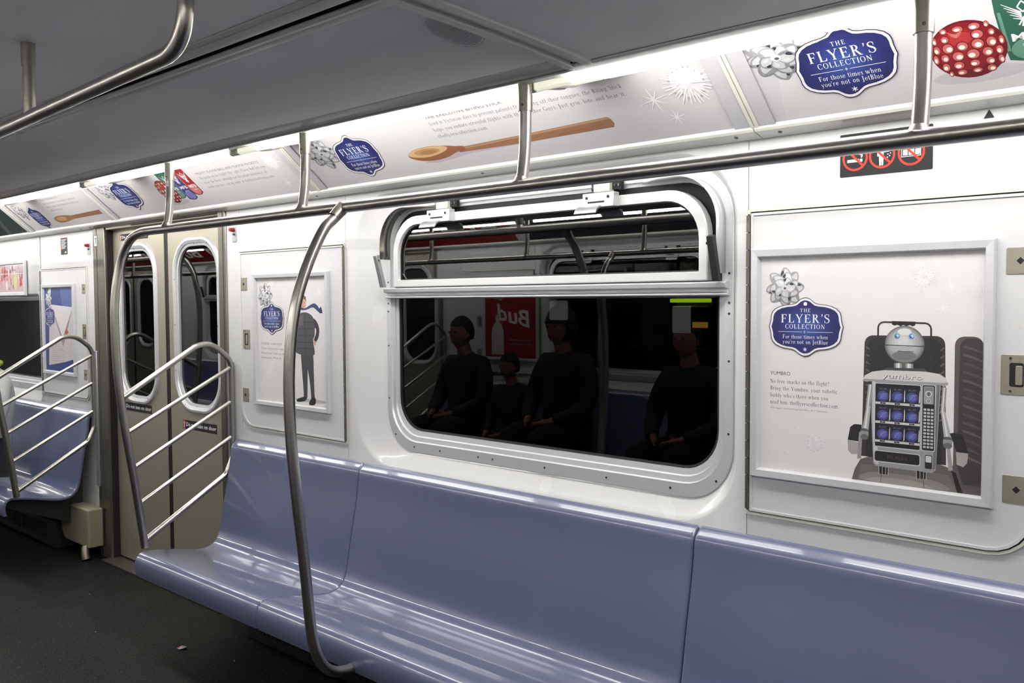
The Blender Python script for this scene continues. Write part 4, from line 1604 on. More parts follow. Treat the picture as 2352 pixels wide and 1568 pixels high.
def far_spoon(P, w, L):
    k = .62
    P.poly([(.03, .01), (.06, .01), (.11, .30), (.08, .30)], (206, 203, 208))
    draw_bow(P, .14, .165, .075, .95, 9)
    draw_tag(P, .30, .095, .095, .095, False, skew=.12)
    P.poly([(.72, .050), (1.10, .054), (1.105, .084), (.72, .076)], (152, 106, 78))
    P.blob([(.47, .060), (.50, .040), (.58, .036), (.66, .044), (.73, .052), (.73, .074), (.66, .084), (.56, .088), (.49, .078)], (168, 118, 78))
    P.ell(.57, .064, .07, .016, (204, 164, 116), 18)
    copy(P, .55, ['THE EXECUTIVE BITING STICK', 'Used in Victorian days to prevent patients from biting off', 'helps you endure stressful flights with those Other Guys.',
                  'theflyerscollection.com'], (.25, .44, .44, .16), .205)


build_side(0)
build_side(1)
SIDE = 0

# ------------------------------------------------------------------ centre pole along the ceiling
cb = thing('ceiling_centre_bar', (-3.4, -1.3, 1.96), 'thick stainless ceiling bar over the aisle, bending up into the ceiling', 'grab bar')
MB().tube(fillet([(-7.0, -1.3, 2.15), (-7.0, -1.3, 1.962), (-2.9, -1.3, 1.967), (-1.705, -1.3, 2.001), (-1.705, -1.3, 2.17)], [.09, .01, .115], 10), .0172, 22).build('bar', STEEL, cb, angle=60)
for hx in (-2.53, -4.3, -5.9):
    hg = MB().tube([(hx, -1.3, 1.970), (hx, -1.3, 2.13)], .0150, 18).build('hanger', STEELD, cb, angle=60)
    MB().tube([(hx, -1.3, 2.108), (hx, -1.3, 2.166)], .0172, 20).build('sleeve', STEELD, hg, angle=40)

# ------------------------------------------------------------------ large poster with the vending robot
po = framed_poster('framed_poster', -1.150, -.612, 1.058, 1.605, 'large aluminium framed poster of a silver snack robot in an airliner seat', .024)
P = Print((-1.150, -.008, 1.058), (1, 0, 0), (0, 0, 1), (0, -1, 0))
W_, H_ = .538, .547
P.poly(rect(-.001, W_ + .001, -.001, H_ + .001), (228, 225, 226), 0)
P.poly([(.098, .547), (.16, .547), (.11, .495), (.08, .52)], (232, 230, 230))
P.poly([(0, .41), (.055, .46), (.04, .43), (0, .395)], (232, 230, 230))
draw_bow(P, .066, .470, .053, .95, 3)
draw_tag(P, .1225, .3705, .099, .0745)
tx = (74, 72, 78)
P.text('YUMBRO', .0275, .083, .2455, .0095, (58, 56, 60))
for i, (t, xe) in enumerate((('No free snacks on the flight?', .186), ('Bring the Yumbro, your robotic', .207),
                             ('buddy who\u2019s there when you', .183))):
    P.serif(t, .028, xe, .2245 - i * .018, .0104, tx, .10)
P.serif('need him.', .028, .077, .1705, .0104, tx, .10)
P.serif('theflyerscollection.com', .082, .208, .1705, .0104, (54, 52, 80), .10)
P.text('Will require additional seat purchase. 42 D Batteries.', .028, .181, .158, .0045, (130, 128, 132))
draw_ball_flake(P, .411, .490, .033, seed=8)
draw_star(P, .468, .468, .018, (240, 238, 238))
draw_star(P, .452, .419, .018, (240, 238, 238))
draw_ball_flake(P, .520, .455, .022, seed=9, rgb=(234, 228, 230), dark=(208, 200, 204))
draw_star(P, .106, .114, .018, (238, 236, 237), dark=(206, 203, 206))
draw_ball_flake(P, .149, .078, .031, seed=12, dark=(186, 183, 186))
draw_star(P, .080, .048, .018, (238, 236, 237), dark=(206, 203, 206))
# seats in the picture
P.poly([(p.x, p.y) for p in fillet([(.538, -.001, 0), (.538, .355, 0), (.478, .355, 0), (.478, .05, 0), (.44, .04, 0), (.46, -.001, 0)], .02, 8)], (92, 82, 86))
P.poly([(p.x, p.y) for p in fillet([(.539, .02, 0), (.539, .351, 0), (.489, .351, 0), (.486, .06, 0), (.50, .02, 0)], .02, 8)], (66, 58, 62))
for i in range(14):
    zz = .335 - i * .019
    P.poly([(.496, zz), (.514, zz - .004), (.538, zz - .014), (.538, zz - .018), (.514, zz - .010), (.496, zz - .005)], ((86, 78, 81), (96, 87, 90), (80, 72, 75))[i % 3])
P.poly([(.245, -.001), (.252, .026), (.266, .052), (.30, .066), (.45, .060), (.480, .052), (.495, .02), (.50, -.001)], (98, 92, 92))
P.poly([(.26, .0), (.268, .040), (.36, .045), (.47, .038), (.488, .0)], (112, 106, 104))
P.blob([(.275, .002), (.285, .022), (.34, .026), (.41, .024), (.455, .016), (.46, .002)], (134, 127, 125))
P.blob([(.29, .002), (.30, .012), (.35, .015), (.40, .013), (.43, .002)], (152, 145, 142))
P.poly([(.474, .05), (.484, .045), (.500, .0), (.488, .0)], (34, 30, 32))
P.line((.315, .0), (.318, .03), .0012, (66, 62, 62))
P.line((.415, .0), (.413, .03), .0012, (66, 62, 62))
P.poly([(p.x, p.y) for p in fillet([(.268, .06, 0), (.273, .353, 0), (.457, .355, 0), (.463, .06, 0)], .02, 8)], (58, 54, 56))
P.poly([(p.x, p.y) for p in fillet([(.279, .06, 0), (.281, .346, 0), (.450, .348, 0), (.453, .06, 0)], .02, 8)], (44, 42, 43))
for i in range(10):
    P.line((.277, .325 - i * .018), (.285, .320 - i * .018), .0035, (98, 94, 96))
    P.line((.447, .322 - i * .018), (.456, .328 - i * .018), .0035, (98, 94, 96))
# carrying handle
P.path([(p.x, p.y) for p in fillet([(.305, .27, 0), (.305, .3855, 0), (.426, .3835, 0), (.427, .27, 0)], .014, 8)], .0042, (46, 44, 46))
P.poly([(.337, .388), (.391, .387), (.391, .379), (.385, .376), (.378, .379), (.371, .376), (.364, .379), (.357, .376), (.350, .379), (.343, .377), (.337, .380)], (38, 36, 38))
# round head
cxh, czh, rh = .3665, .333, .0455
for k, g in ((1.0, 104), (.94, 132), (.86, 156), (.74, 172), (.60, 186), (.44, 198), (.28, 210)):
    P.ell(cxh - .004 * (1 - k), czh + .010 * (1 - k), rh * k, rh * k * .97, (g, g, g + 1), 36)
P.ell(cxh, czh - .026, rh * .62, .011, (120, 118, 120), 22)
P.ell(cxh, czh + .030, .016, .008, (222, 222, 222), 18)
P.line((.3215, .331), (.4115, .330), .0018, (28, 28, 30))
P.poly([(.340, .3285), (.395, .3285), (.392, .320), (.343, .320)], (176, 176, 178))
P.poly([(.348, .3325), (.366, .3345), (.386, .3325), (.388, .336), (.366, .338), (.346, .336)], (206, 206, 208))
P.line((.350, .3175), (.388, .3170), .0016, (78, 78, 80))
for ex in (.3495, .3830):
    P.ell(ex, .3525, .0082, .0082, (196, 198, 204), 18)
    P.ell(ex, .3525, .0066, .0066, (96, 130, 190), 18)
    P.ell(ex + .0012, .3535, .0036, .0036, (188, 214, 240), 12)
    P.ell(ex - .0018, .3512, .0020, .0020, (60, 82, 140), 10)
# neck
for i, g in enumerate((120, 190, 226, 150, 96, 96, 150, 222, 190, 130)):
    P.poly(rect(.3435 + i * .0044, .3479 + i * .0044, .277, .289), (g, g, g))
P.poly([(.318, .268), (.42, .270), (.412, .279), (.324, .277)], (72, 70, 72))
# arms
for pts, g in ((((.283, .235), (.277, .18), (.289, .178), (.295, .235)), 150), (((.279, .182), (.268, .118), (.284, .116), (.290, .182)), 176),
               (((.453, .238), (.449, .18), (.459, .178), (.462, .238)), 150), (((.450, .184), (.458, .122), (.474, .124), (.459, .184)), 176)):
    P.poly(pts, (g, g, g + 1))
    P.poly([(pts[0][0] * .7 + pts[3][0] * .3, pts[0][1]), (pts[1][0] * .7 + pts[2][0] * .3, pts[1][1]), (pts[1][0] * .4 + pts[2][0] * .6, pts[1][1]), (pts[0][0] * .4 + pts[3][0] * .6, pts[0][1])], (222, 222, 224))
# arm rests
P.poly([(.234, .096), (.240, .128), (.250, .136), (.268, .136), (.270, .094)], (40, 37, 38))
P.poly([(.234, .095), (.262, .092), (.262, .064), (.244, .062), (.235, .070)], (170, 162, 164))
P.poly([(.262, .118), (.270, .118), (.268, .054), (.258, .052)], (150, 146, 148))
P.poly([(.470, .134), (.478, .136), (.498, .133), (.510, .094), (.486, .092)], (40, 37, 38))
P.poly([(.484, .093), (.510, .092), (.508, .070), (.500, .060), (.486, .064)], (170, 162, 164))
P.poly([(.463, .108), (.470, .110), (.478, .050), (.468, .048)], (160, 156, 158))
for hx, hz in ((.275, .113), (.466, .111)):
    P.ell(hx, hz + .008, .0105, .007, (92, 92, 94), 18)
    P.rr(hx - .010, hx + .010, hz - .004, hz + .008, .003, (150, 150, 152))
    P.ell(hx, hz - .006, .0095, .0068, (104, 104, 106), 18)
# body
P.poly([(.291, .243), (.291, .16), (.297, .046), (.303, .040), (.432, .038), (.441, .046), (.444, .12), (.449, .243)], (150, 150, 154))
P.poly([(.2935, .243), (.2935, .16), (.299, .050), (.304, .044), (.31, .044), (.302, .16), (.300, .243)], (196, 196, 200))
P.poly([(.441, .243), (.438, .16), (.434, .046), (.440, .050), (.4425, .12), (.4465, .243)], (112, 112, 116))
P.poly([(.269, .243), (.274, .256), (.292, .266), (.320, .271), (.415, .272), (.446, .268), (.460, .259), (.466, .245), (.455, .239), (.449, .243), (.291, .243), (.279, .241)], (206, 205, 206))
P.poly([(.269, .243), (.279, .241), (.291, .243), (.449, .243), (.455, .239), (.466, .245), (.464, .249), (.449, .248), (.291, .248), (.272, .248)], (158, 156, 158))
P.text('yumbro', .316, .410, .2515, .0115, (96, 94, 98), True)
P.text('yumbro', .3152, .4092, .2525, .0115, (222, 221, 222), False)
P.rr(.2985, .4065, .066 + .02, .2405, .005, (196, 196, 200))
P.rr(.3005, .4045, .0885, .2385, .003, (30, 29, 36))
for r_ in range(3):
    zb = .196 - r_ * .0455
    P.poly(rect(.301, .404, zb - .0065, zb - .001), (206, 204, 206))
    for c_ in range(3):
        xa = .3035 + c_ * .0338
        P.poly([(xa - .001, zb), (xa + .002, zb + .037), (xa + .029, zb + .038), (xa + .031, zb)], (36, 34, 48))
        P.ell(xa + .015, zb + .0135, .0135, .0125, (70, 72, 134), 16)
        P.ell(xa + .016, zb + .0135, .0085, .0080, (98, 102, 168), 12)
        P.path([(xa + .008, zb + .006), (xa + .018, zb + .018), (xa + .026, zb + .020)], .0008, (150, 152, 200))
        P.text('BLUES', xa + .007, xa + .024, zb + .0285, .0036, (120, 118, 128))
        P.poly([(xa + .030, zb), (xa + .0325, zb + .004), (xa + .0325, zb + .032), (xa + .031, zb + .026)], (226, 224, 216))
        P.poly(rect(xa + .009, xa + .021, zb - .0055, zb - .0018), (26, 26, 28))
        P.text('%s%d' % ('ABC'[r_], c_ + 1), xa + .0125, xa + .0175, zb - .0048, .0024, (190, 190, 190))
P.rr(.4075, .4385, .0875, .2425, .004, (188, 188, 192))
P.rr(.4095, .4365, .0895, .2405, .003, (30, 30, 32))
P.rr(.4120, .4340, .197, .238, .002, (150, 150, 154))
P.line((.414, .234), (.432, .234), .0012, (40, 40, 42))
P.line((.414, .230), (.432, .230), .0012, (40, 40, 42))
for zz, rr_ in ((.2205, .0068), (.2045, .0050)):
    P.ell(.423, zz, rr_, rr_, (222, 222, 224), 20)
    P.ell(.423, zz, rr_ * .78, rr_ * .78, (120, 120, 124), 18)
P.line((.423, .216), (.423, .225), .0014, (30, 30, 32))
P.text('2', .4218, .4242, .2032, .003, (230, 230, 230))
for r_ in range(12):
    for c_ in range(3):
        xa, za = .4122 + c_ * .0080, .1865 - r_ * .0079
        P.rr(xa, xa + .0058, za - .0048, za, .0006, (206, 206, 208))
        P.poly(rect(xa + .0022, xa + .0036, za - .0034, za - .0016), (70, 70, 72))
P.rr(.2985, .4065, .0500, .0785, .006, (196, 196, 200))
P.rr(.3005, .4045, .0525, .0765, .005, (34, 32, 33))
P.text('PUSH', .330, .376, .0595, .0095, (70, 62, 60), True)
P.rr(.4165, .4325, .047, .079, .003, (40, 40, 42))
P.rr(.4180, .4310, .062, .077, .002, (204, 204, 206))
for fx in (.321, .408):
    P.poly([(fx - .010, .040), (fx + .012, .038), (fx + .010, .022), (fx - .008, .022)], (34, 32, 34))
    for k in (-.010, -.002, .006, .012):
        P.line((fx + k, .040), (fx + k, .020), .0014, (176, 176, 178))
P.build('printed_sheet', po)

# ------------------------------------------------------------------ small poster with the man in the coat
ps = framed_poster('framed_poster', -3.572, -3.057, 1.067, 1.600, 'narrow-looking framed poster of a man in a dark quilted coat, behind the bowed pole', .020)
P = Print((-3.572, -.008, 1.067), (1, 0, 0), (0, 0, 1), (0, -1, 0))
P.poly(rect(-.001, .516, -.001, .534), (224, 221, 221), 0)
P.poly([(.0, .06), (.20, .26), (.215, .25), (.02, .04)], (228, 226, 226))
P.poly([(.10, .53), (.15, .53), (.10, .47), (.07, .49)], (230, 228, 228))
draw_bow(P, .066, .458, .058, .95, 3)
draw_tag(P, .116, .361, .094, .070)
for i, (t, xe) in enumerate((('EXTREMELY WARM COAT', .19), ('Other airlines don\u2019t give', .20), ('blankets, but a coat you can', .21), ('always pack. Warm at', .18))):
    P.text(t, .026, xe, .245 - i * .020, .0095, (128, 126, 128))
draw_star(P, .465, .470, .045, (234, 232, 232))
draw_star(P, .44, .19, .04, (226, 224, 224))
P.ell(.40, .022, .12, .008, (186, 182, 182), 18)
coat, coatd, trou = (70, 70, 78), (46, 46, 52), (64, 64, 72)
P.blob([(.330, .235), (.345, .05), (.330, .028), (.296, .022), (.300, .014), (.352, .018), (.368, .032), (.372, .05), (.378, .19), (.385, .225)], trou)
P.blob([(.360, .225), (.388, .11), (.398, .03), (.384, .012), (.388, .006), (.424, .010), (.430, .028), (.422, .05), (.420, .12), (.412, .23)], trou)
P.blob([(.296, .022), (.300, .012), (.352, .018), (.366, .034), (.340, .034)], (26, 26, 28))
P.blob([(.384, .014), (.388, .004), (.424, .008), (.430, .032), (.404, .034)], (26, 26, 28))
P.blob([(.30, .36), (.335, .385), (.385, .385), (.425, .36), (.430, .30), (.418, .27), (.426, .215), (.36, .208), (.288, .222), (.284, .26), (.296, .30)], coat)
P.blob([(.425, .362), (.450, .345), (.462, .318), (.455, .285), (.432, .262), (.424, .275), (.438, .30), (.440, .318), (.428, .33)], coatd)
P.blob([(.300, .362), (.285, .34), (.278, .28), (.274, .235), (.286, .232), (.296, .30)], coatd)
for zz in (.345, .318, .29, .262, .236):
    P.line((.286 if zz < .3 else .300, zz), (.426, zz + .003), .0024, (38, 38, 44))
P.line((.362, .385), (.366, .21), .003, (36, 36, 42))
P.poly([(.290, .350), (.345, .378), (.350, .335), (.298, .325)], (92, 92, 100))
P.ell(.352, .425, .020, .028, (206, 170, 148), 20)
P.poly([(.330, .432), (.332, .452), (.350, .462), (.370, .452), (.374, .430), (.367, .440), (.345, .446)], (92, 70, 54))
P.ell(.345, .428, .002, .0018, (40, 32, 30), 8)
P.ell(.359, .428, .002, .0018, (40, 32, 30), 8)
P.line((.346, .412), (.357, .412), .0015, (140, 84, 78))
P.blob([(.330, .398), (.372, .398), (.42, .408), (.455, .392), (.462, .405), (.43, .425), (.385, .412), (.36, .404), (.335, .408)], (44, 58, 110))
P.poly([(.452, .394), (.475, .412), (.482, .400), (.486, .385), (.468, .384)], (32, 44, 92))
P.ell(.430, .262, .008, .010, (206, 170, 148), 12)
P.ell(.281, .226, .007, .009, (206, 170, 148), 12)
P.build('printed_sheet', ps)

# ------------------------------------------------------------------ far blue poster and far small advert
pb = framed_poster('framed_poster', -6.010, -5.566, 1.084, 1.590, 'blue framed poster with a large paper envelope, left of the doors', .022)
P = Print((-6.010, -.008, 1.084), (1, 0, 0), (0, 0, 1), (0, -1, 0))
P.poly(rect(-.001, .445, -.001, .507), (46, 62, 128), 0)
P.poly([(.28, .36), (.445, .33), (.445, .507), (.24, .507)], (74, 98, 158))
P.poly([(.045, .03), (.075, .40), (.10, .405), (.425, .39), (.425, .08), (.30, .06)], (206, 198, 200))
P.poly([(.10, .405), (.270, .205), (.425, .39)], (222, 216, 216))
P.poly([(.10, .405), (.268, .205), (.273, .15), (.20, .26)], (148, 136, 150))
P.poly([(.425, .39), (.272, .205), (.273, .15), (.34, .25)], (142, 132, 146))
P.poly([(.30, .24), (.33, .26), (.36, .24), (.33, .225)], (172, 74, 60))
P.path([(.34, .20), (.37, .225), (.41, .23), (.44, .22)], .008, (232, 228, 228))
P.poly([(.07, .507), (.11, .507), (.09, .44), (.05, .45)], (222, 220, 224))
draw_bow(P, .062, .440, .052, .95, 6)
draw_tag(P, .082, .330, .080, .068)
for i in range(9):
    P.line((.10, .16 - i * .012), (.22 + (i * 53 % 40) * .002, .16 - i * .012), .002, (150, 146, 150))
P.build('printed_sheet', pb)

pf = framed_poster('framed_poster', -7.30, -6.325, 1.572, 1.752, 'wide framed advert with red and pink artwork above the far left window', .024)
P = Print((-7.30, -.008, 1.572), (1, 0, 0), (0, 0, 1), (0, -1, 0))
P.poly(rect(-.001, .976, -.001, .181), (196, 168, 172), 0)
rnd = random.Random(21)
for i in range(110):
    x, y = rnd.uniform(.02, .95), rnd.uniform(.01, .15)
    w, h = rnd.uniform(.01, .04), rnd.uniform(.02, .06)
    c = rnd.choice(((178, 60, 56), (214, 120, 104), (120, 84, 96), (226, 206, 208), (150, 120, 140), (200, 150, 150), (96, 76, 84)))
    P.poly([(x, y), (x + w, y + .005), (x + w * .8, min(.178, y + h)), (x - w * .1, min(.178, y + h * .8))], c)
P.ell(.80, .07, .028, .052, (196, 204, 120), 18)
P.line((0, .172), (.975, .172), .002, (90, 80, 84))
P.line((0, .125), (.975, .120), .004, (228, 214, 214))
P.build('printed_sheet', pf)

# ------------------------------------------------------------------ notices and small wall things


def draw_prohibit(P, w, h):
    wh, rd = (238, 238, 236), (222, 52, 36)
    zc = .044
    for k, xc_ in enumerate((.0370, .1015, .1690)):
        r = .031
        P.polys(arc_band(xc_, zc, r, r, .0052, .0052, 0, 360, 36), rd)
        if k == 0:
            P.poly(rect(xc_ - .019, xc_ + .010, zc - .010, zc - .003), wh)
            P.poly(rect(xc_ + .012, xc_ + .018, zc - .010, zc - .003), wh)
            P.path([(p.x, p.y) for p in spline([(xc_ + .015, zc, 0), (xc_ + .017, zc + .006, 0), (xc_ + .010, zc + .009, 0), (xc_ + .004, zc + .013, 0),
                                                (xc_ + .008, zc + .018, 0), (xc_ + .004, zc + .022, 0)], 4)], .0036, wh)
        elif k == 1:
            P.ell(xc_ - .002, zc + .0165, .0038, .0038, wh, 14)
            P.poly([(xc_ - .007, zc + .011), (xc_ + .018, zc + .011), (xc_ + .018, zc + .007), (xc_ + .004, zc + .006), (xc_ + .004, zc - .004), (xc_ + .003, zc - .024),
                    (xc_ - .0005, zc - .024), (xc_ - .001, zc - .006), (xc_ - .002, zc - .024), (xc_ - .006, zc - .024), (xc_ - .007, zc - .002), (xc_ - .011, zc - .002), (xc_ - .011, zc + .008)], wh)
            for dx, dy in ((.014, .001), (.018, -.003), (.013, -.006), (.020, .003)):
                P.ell(xc_ + dx, zc + dy, .0016, .0016, wh, 8)
        else:
            P.poly(rect(xc_ - .023, xc_ + .022, zc - .010, zc + .010), wh)
            P.poly(rect(xc_ - .0215, xc_ + .0205, zc - .0085, zc + .0085), (26, 26, 28))
            for dx in (-.0135, .0145):
                P.rr(xc_ + dx - .0055, xc_ + dx + .0055, zc - .0065, zc + .0065, .001, wh)
            P.rr(xc_ - .006, xc_ + .007, zc - .0065, zc + .0065, .001, wh)
            P.path([(xc_ - .010, zc + .010), (xc_ - .002, zc + .015), (xc_ + .012, zc + .021)], .0018, wh)
            P.path([(xc_ - .004, zc + .010), (xc_ + .004, zc + .013)], .0016, wh)
        a = r * .70
        P.line((xc_ - a, zc + a), (xc_ + a, zc - a), .0055, rd)


notice('prohibition_sticker', -.9455, -.7285, 1.7945, 1.8975, 0, 'black sticker with three red prohibition circles above the robot poster', draw_prohibit)
tri = thing('triangle_mark', (-.611, 0, 1.893), 'small black triangle mark on the white wall above the grab bar', 'sticker')
MB().slab([(-.6225, 1.8935), (-.6005, 1.8935), (-.6115, 1.9125)], -.0008, 0).build('mark', BLACK, tri)
for x, z, t in ((-5.035, .905, 'on the left door leaf, behind the grab pole'), (-4.362, .862, 'on the right door leaf, behind the railing')):
    notice('door_sticker', x, x + .335, z, z + .048, .040, 'black and red door warning sticker low ' + t, draw_lean, group='door stickers')
notice('door_sticker', -5.035, -4.70, 1.838, 1.876, .040, 'black and red door warning sticker above the left door window', draw_lean, group='door stickers')


def draw_strip(P, w, h):
    for i in range(9):
        P.line((.008, h - .012 - i * .0065), (w - .012 - (i % 3) * .012, h - .012 - i * .0065), .003, (230, 230, 230))
    P.poly(rect(.002, .016, h * .30, h * .46), (222, 70, 40))
    P.line((0, h * .98), (w, h * .98), .002, (214, 60, 40))
    P.poly(rect(w * .6, w * .85, .008, .018), (200, 200, 200))


notice('upright_sticker', -5.752, -5.655, 1.788, 1.889, 0, 'small upright black and white sticker with orange corner left of the doors', draw_strip)


def draw_t(P, w, h):
    P.poly(rect(.002, w - .002, .002, h - .002), (206, 206, 200))
    P.text('T', w * .25, w * .75, h * .25, h * .5, (30, 30, 34), True)


def draw_num(P, w, h):
    P.poly(rect(.002, w - .002, .002, h - .002), (58, 66, 62))
    for k in (.3, .7):
        P.ell(w * k, h * .45, w * .14, h * .22, (222, 222, 222), 12)
    P.poly(rect(w * .2, w * .8, h * .12, h * .3), (222, 222, 222))


notice('letter_plate', -5.262, -5.218, 1.815, 1.878, -.0062, 'small pale plate with a dark letter on the post left of the doors', draw_t, 'plate')
notice('door_badge', -3.875, -3.842, 1.862, 1.892, -.0062, 'small dark green badge high on the post right of the doors', draw_num, 'plate')
for x, t in ((-5.345, 'left of the sliding doors'), (-3.765, 'right of the sliding doors')):
    k = thing('key_switch', (x, 0, 1.775), 'small metal plate with red knob ' + t, 'switch', 'red key switches')
    MB().slab(rr2(x - .016, x + .018, 1.772, 1.842, .003), -.004, 0).build('plate', ALUD, k, bevel=.0008)
    MB().tube([(x, -.004, 1.826), (x, -.026, 1.826)], [.010, .008], 14).build('knob', RED, k)
    MB().tube([(x + .006, -.004, 1.805), (x + .006, -.012, 1.805)], .005, 10).build('key_barrel', SCREWM, k)

# beige housing at the foot of the wall left of the doors
hb = thing('door_sill_box', (-5.42, -.06, .08), 'beige rounded housing under the far bench end left of the doors', 'housing')
MB().slab([(p[0], p[2]) for p in rrect(-5.60, -5.215, .115, .335, (.075, .01, .01, .01), 0)], -.10, -.012).build('body', BEIGE, hb, bevel=.012)
MB().tube([(-5.26, -.10, .12), (-5.24, -.11, .085), (-5.23, -.11, .055)], .022, 12).build('pipe', JAMBM, hb)

# scrap of paper on the floor
ppr = thing('paper_scrap', (-3.59, -.38, FLOOR), 'tiny torn white and red paper scrap on the dark floor', 'litter')
mb = MB()
mb.add([(-3.60, -.40, FLOOR + .002), (-3.575, -.402, FLOOR + .003), (-3.562, -.375, FLOOR + .010), (-3.578, -.368, FLOOR + .006), (-3.603, -.38, FLOOR + .007)],
       [(0, 1, 4), (1, 3, 4), (1, 2, 3)], 0)
o_ = mb.build('scrap', [mat('litter_white', (190, 186, 186), .7)], ppr)
sd = o_.modifiers.new('t', 'SOLIDIFY')
sd.thickness = .0006
mb = MB()
mb.add([(-3.602, -.398, FLOOR + .0035), (-3.590, -.397, FLOOR + .0042), (-3.592, -.385, FLOOR + .0065), (-3.603, -.384, FLOOR + .0072)], [(0, 1, 2, 3)], 0)
o_ = mb.build('red_print', [mat('litter_red', (150, 50, 48), .7)], ppr, normals=False)
for i, (x, y) in enumerate(((-3.30, -.31), (-4.3, -.9), (-4.05, -.55), (-3.95, -1.05), (-4.6, -.35))):
    cr_ = MB().sphere((x, y, FLOOR + .002), .0045, 0, 6, 4, (1, .7, .5)).build('crumb', mat('crumb_grey', (150, 146, 140), .8))
    tag(cr_, 'tiny pale crumb ' + ('on the floor just in front of the bench end', 'on the floor out in the aisle before the doors', 'on the floor between paper scrap and doors',
             'on the floor furthest out from the bench, near the left edge', 'on the floor nearest the door threshold')[i], 'litter', 'crumbs on the floor')

# ------------------------------------------------------------------ opposite posters (seen mirrored in the window glass)
SIDE = 1


def opp_print(x0, z0, w, h, fn, name='framed_poster', label='', fw=.022):
    o = framed_poster(name, x0, x0 + w, z0, z0 + h, label, fw)
    # lettering runs with +x of this side's own frame
    O = Vector((x0, -.008, z0))
    P = Print(O, (1, 0, 0), (0, 0, 1), (0, -1, 0))
    fn(P, w, h)
    P.build('printed_sheet', o)


def red_poster(P, w, h):
    P.poly(rect(-.001, w + .001, -.001, h + .001), (140, 18, 24), 0)
    P.text('Bud', .07, .40, .235, .12, (232, 226, 222), True, shear=.3, rot=.18)
    P.text('Bud', .36, .52, .44, .05, (232, 226, 222), True, shear=.3, rot=.18)
    P.poly([(.34, .02), (.34, .20), (.36, .25), (.385, .27), (.385, .33), (.425, .33), (.425, .27), (.45, .25), (.47, .20), (.47, .02)], (190, 186, 184))
    P.text('for every season', .05, .28, .13, .018, (214, 204, 200))
    P.text('enjoy responsibly', .05, .28, .10, .014, (214, 204, 200))


opp_print(-1.150, 1.058, .538, .547, red_poster, label='red beer poster with white script on the opposite wall, mirrored in the window')
opp_print(-3.572, 1.067, .515, .533, lambda P, w, h: P.poly(rect(0, w, 0, h), (96, 84, 92)), label='muted framed poster on the opposite wall left of the camera')
SIDE = 0

# ------------------------------------------------------------------ what lies outside the windows
tn = MB().box(-9, 3.5, 1.55, 1.65, -.6, 2.8).build('wall_tunnel', TUNNEL)
tag(tn, 'dark tunnel wall outside the windows', kind='structure')
tn2 = MB().box(-9, 3.5, 2 * MIDY - 1.65, 2 * MIDY - 1.55, -.6, 2.8).build('wall_tunnel_opposite', TUNNEL)
tag(tn2, 'dark tunnel wall behind the opposite windows', kind='structure')
st = thing('station_sign', (-2.18, 1.3, 1.34), 'blurred station light with a green strip, behind the lower window pane at right', 'station light')
MB().box(-2.270, -2.085, 1.28, 1.33, 1.486, 1.503).build('green_strip', GREENLED, st, bevel=.004)
MB().box(-2.265, -2.175, 1.29, 1.33, 1.35, 1.470).build('lit_panel', SIGNLIT, st, bevel=.006)
MB().box(-2.17, -2.085, 1.29, 1.33, 1.35, 1.470).build('side_panel', mat('brown_panel', (70, 54, 44), .6), st, bevel=.006)
MB().box(-2.155, -2.085, 1.285, 1.30, 1.375, 1.400).build('amber_strip', AMBER, st)
MB().box(-2.275, -2.08, 1.33, 1.55, 1.34, 1.51).build('housing', DARK, st)
s2 = thing('station_lamp', (-2.93, 1.3, 1.38), 'small blurred white station light behind the window, above the hooded figure', 'station light')
MB().box(-2.99, -2.895, 1.29, 1.33, 1.40, 1.497).build('lit_panel', SIGNLIT, s2, bevel=.008)
MB().box(-3.0, -2.885, 1.33, 1.55, 1.39, 1.505).build('housing', DARK, s2)


# ------------------------------------------------------------------ people
def skin_mesh(name, joints, edges, m, parent, sub=1, root=0, extra=None):
    me = bpy.data.meshes.new(name)
    me.from_pydata([Vector(j[0]) for j in joints], edges, [])
    ob = bpy.data.objects.new(name, me)
    COL.objects.link(ob)
    sk = ob.modifiers.new('skin', 'SKIN')
    for i, j in enumerate(joints):
        me.skin_vertices[0].data[i].radius = j[1] if isinstance(j[1], tuple) else (j[1], j[1])
        me.skin_vertices[0].data[i].use_root = (i == root)
    ss = ob.modifiers.new('sub', 'SUBSURF')
    ss.levels = ss.render_levels = sub
    dg = bpy.context.evaluated_depsgraph_get()
    m2 = bpy.data.meshes.new_from_object(ob.evaluated_get(dg))
    bpy.data.objects.remove(ob)
    bpy.data.meshes.remove(me)
    if extra:
        bm = bmesh.new()
        bm.from_mesh(m2)
        extra(bm)
        bm.to_mesh(m2)
        bm.free()
    m2.name = name
    m2.materials.clear()
    m2.materials.append(m)
    for p in m2.polygons:
        p.use_smooth = True
        p.material_index = 0
    o = bpy.data.objects.new(name, m2)
    COL.objects.link(o)
    o.parent = parent
    WORLD[o.name] = WORLD[parent.name]
    return o


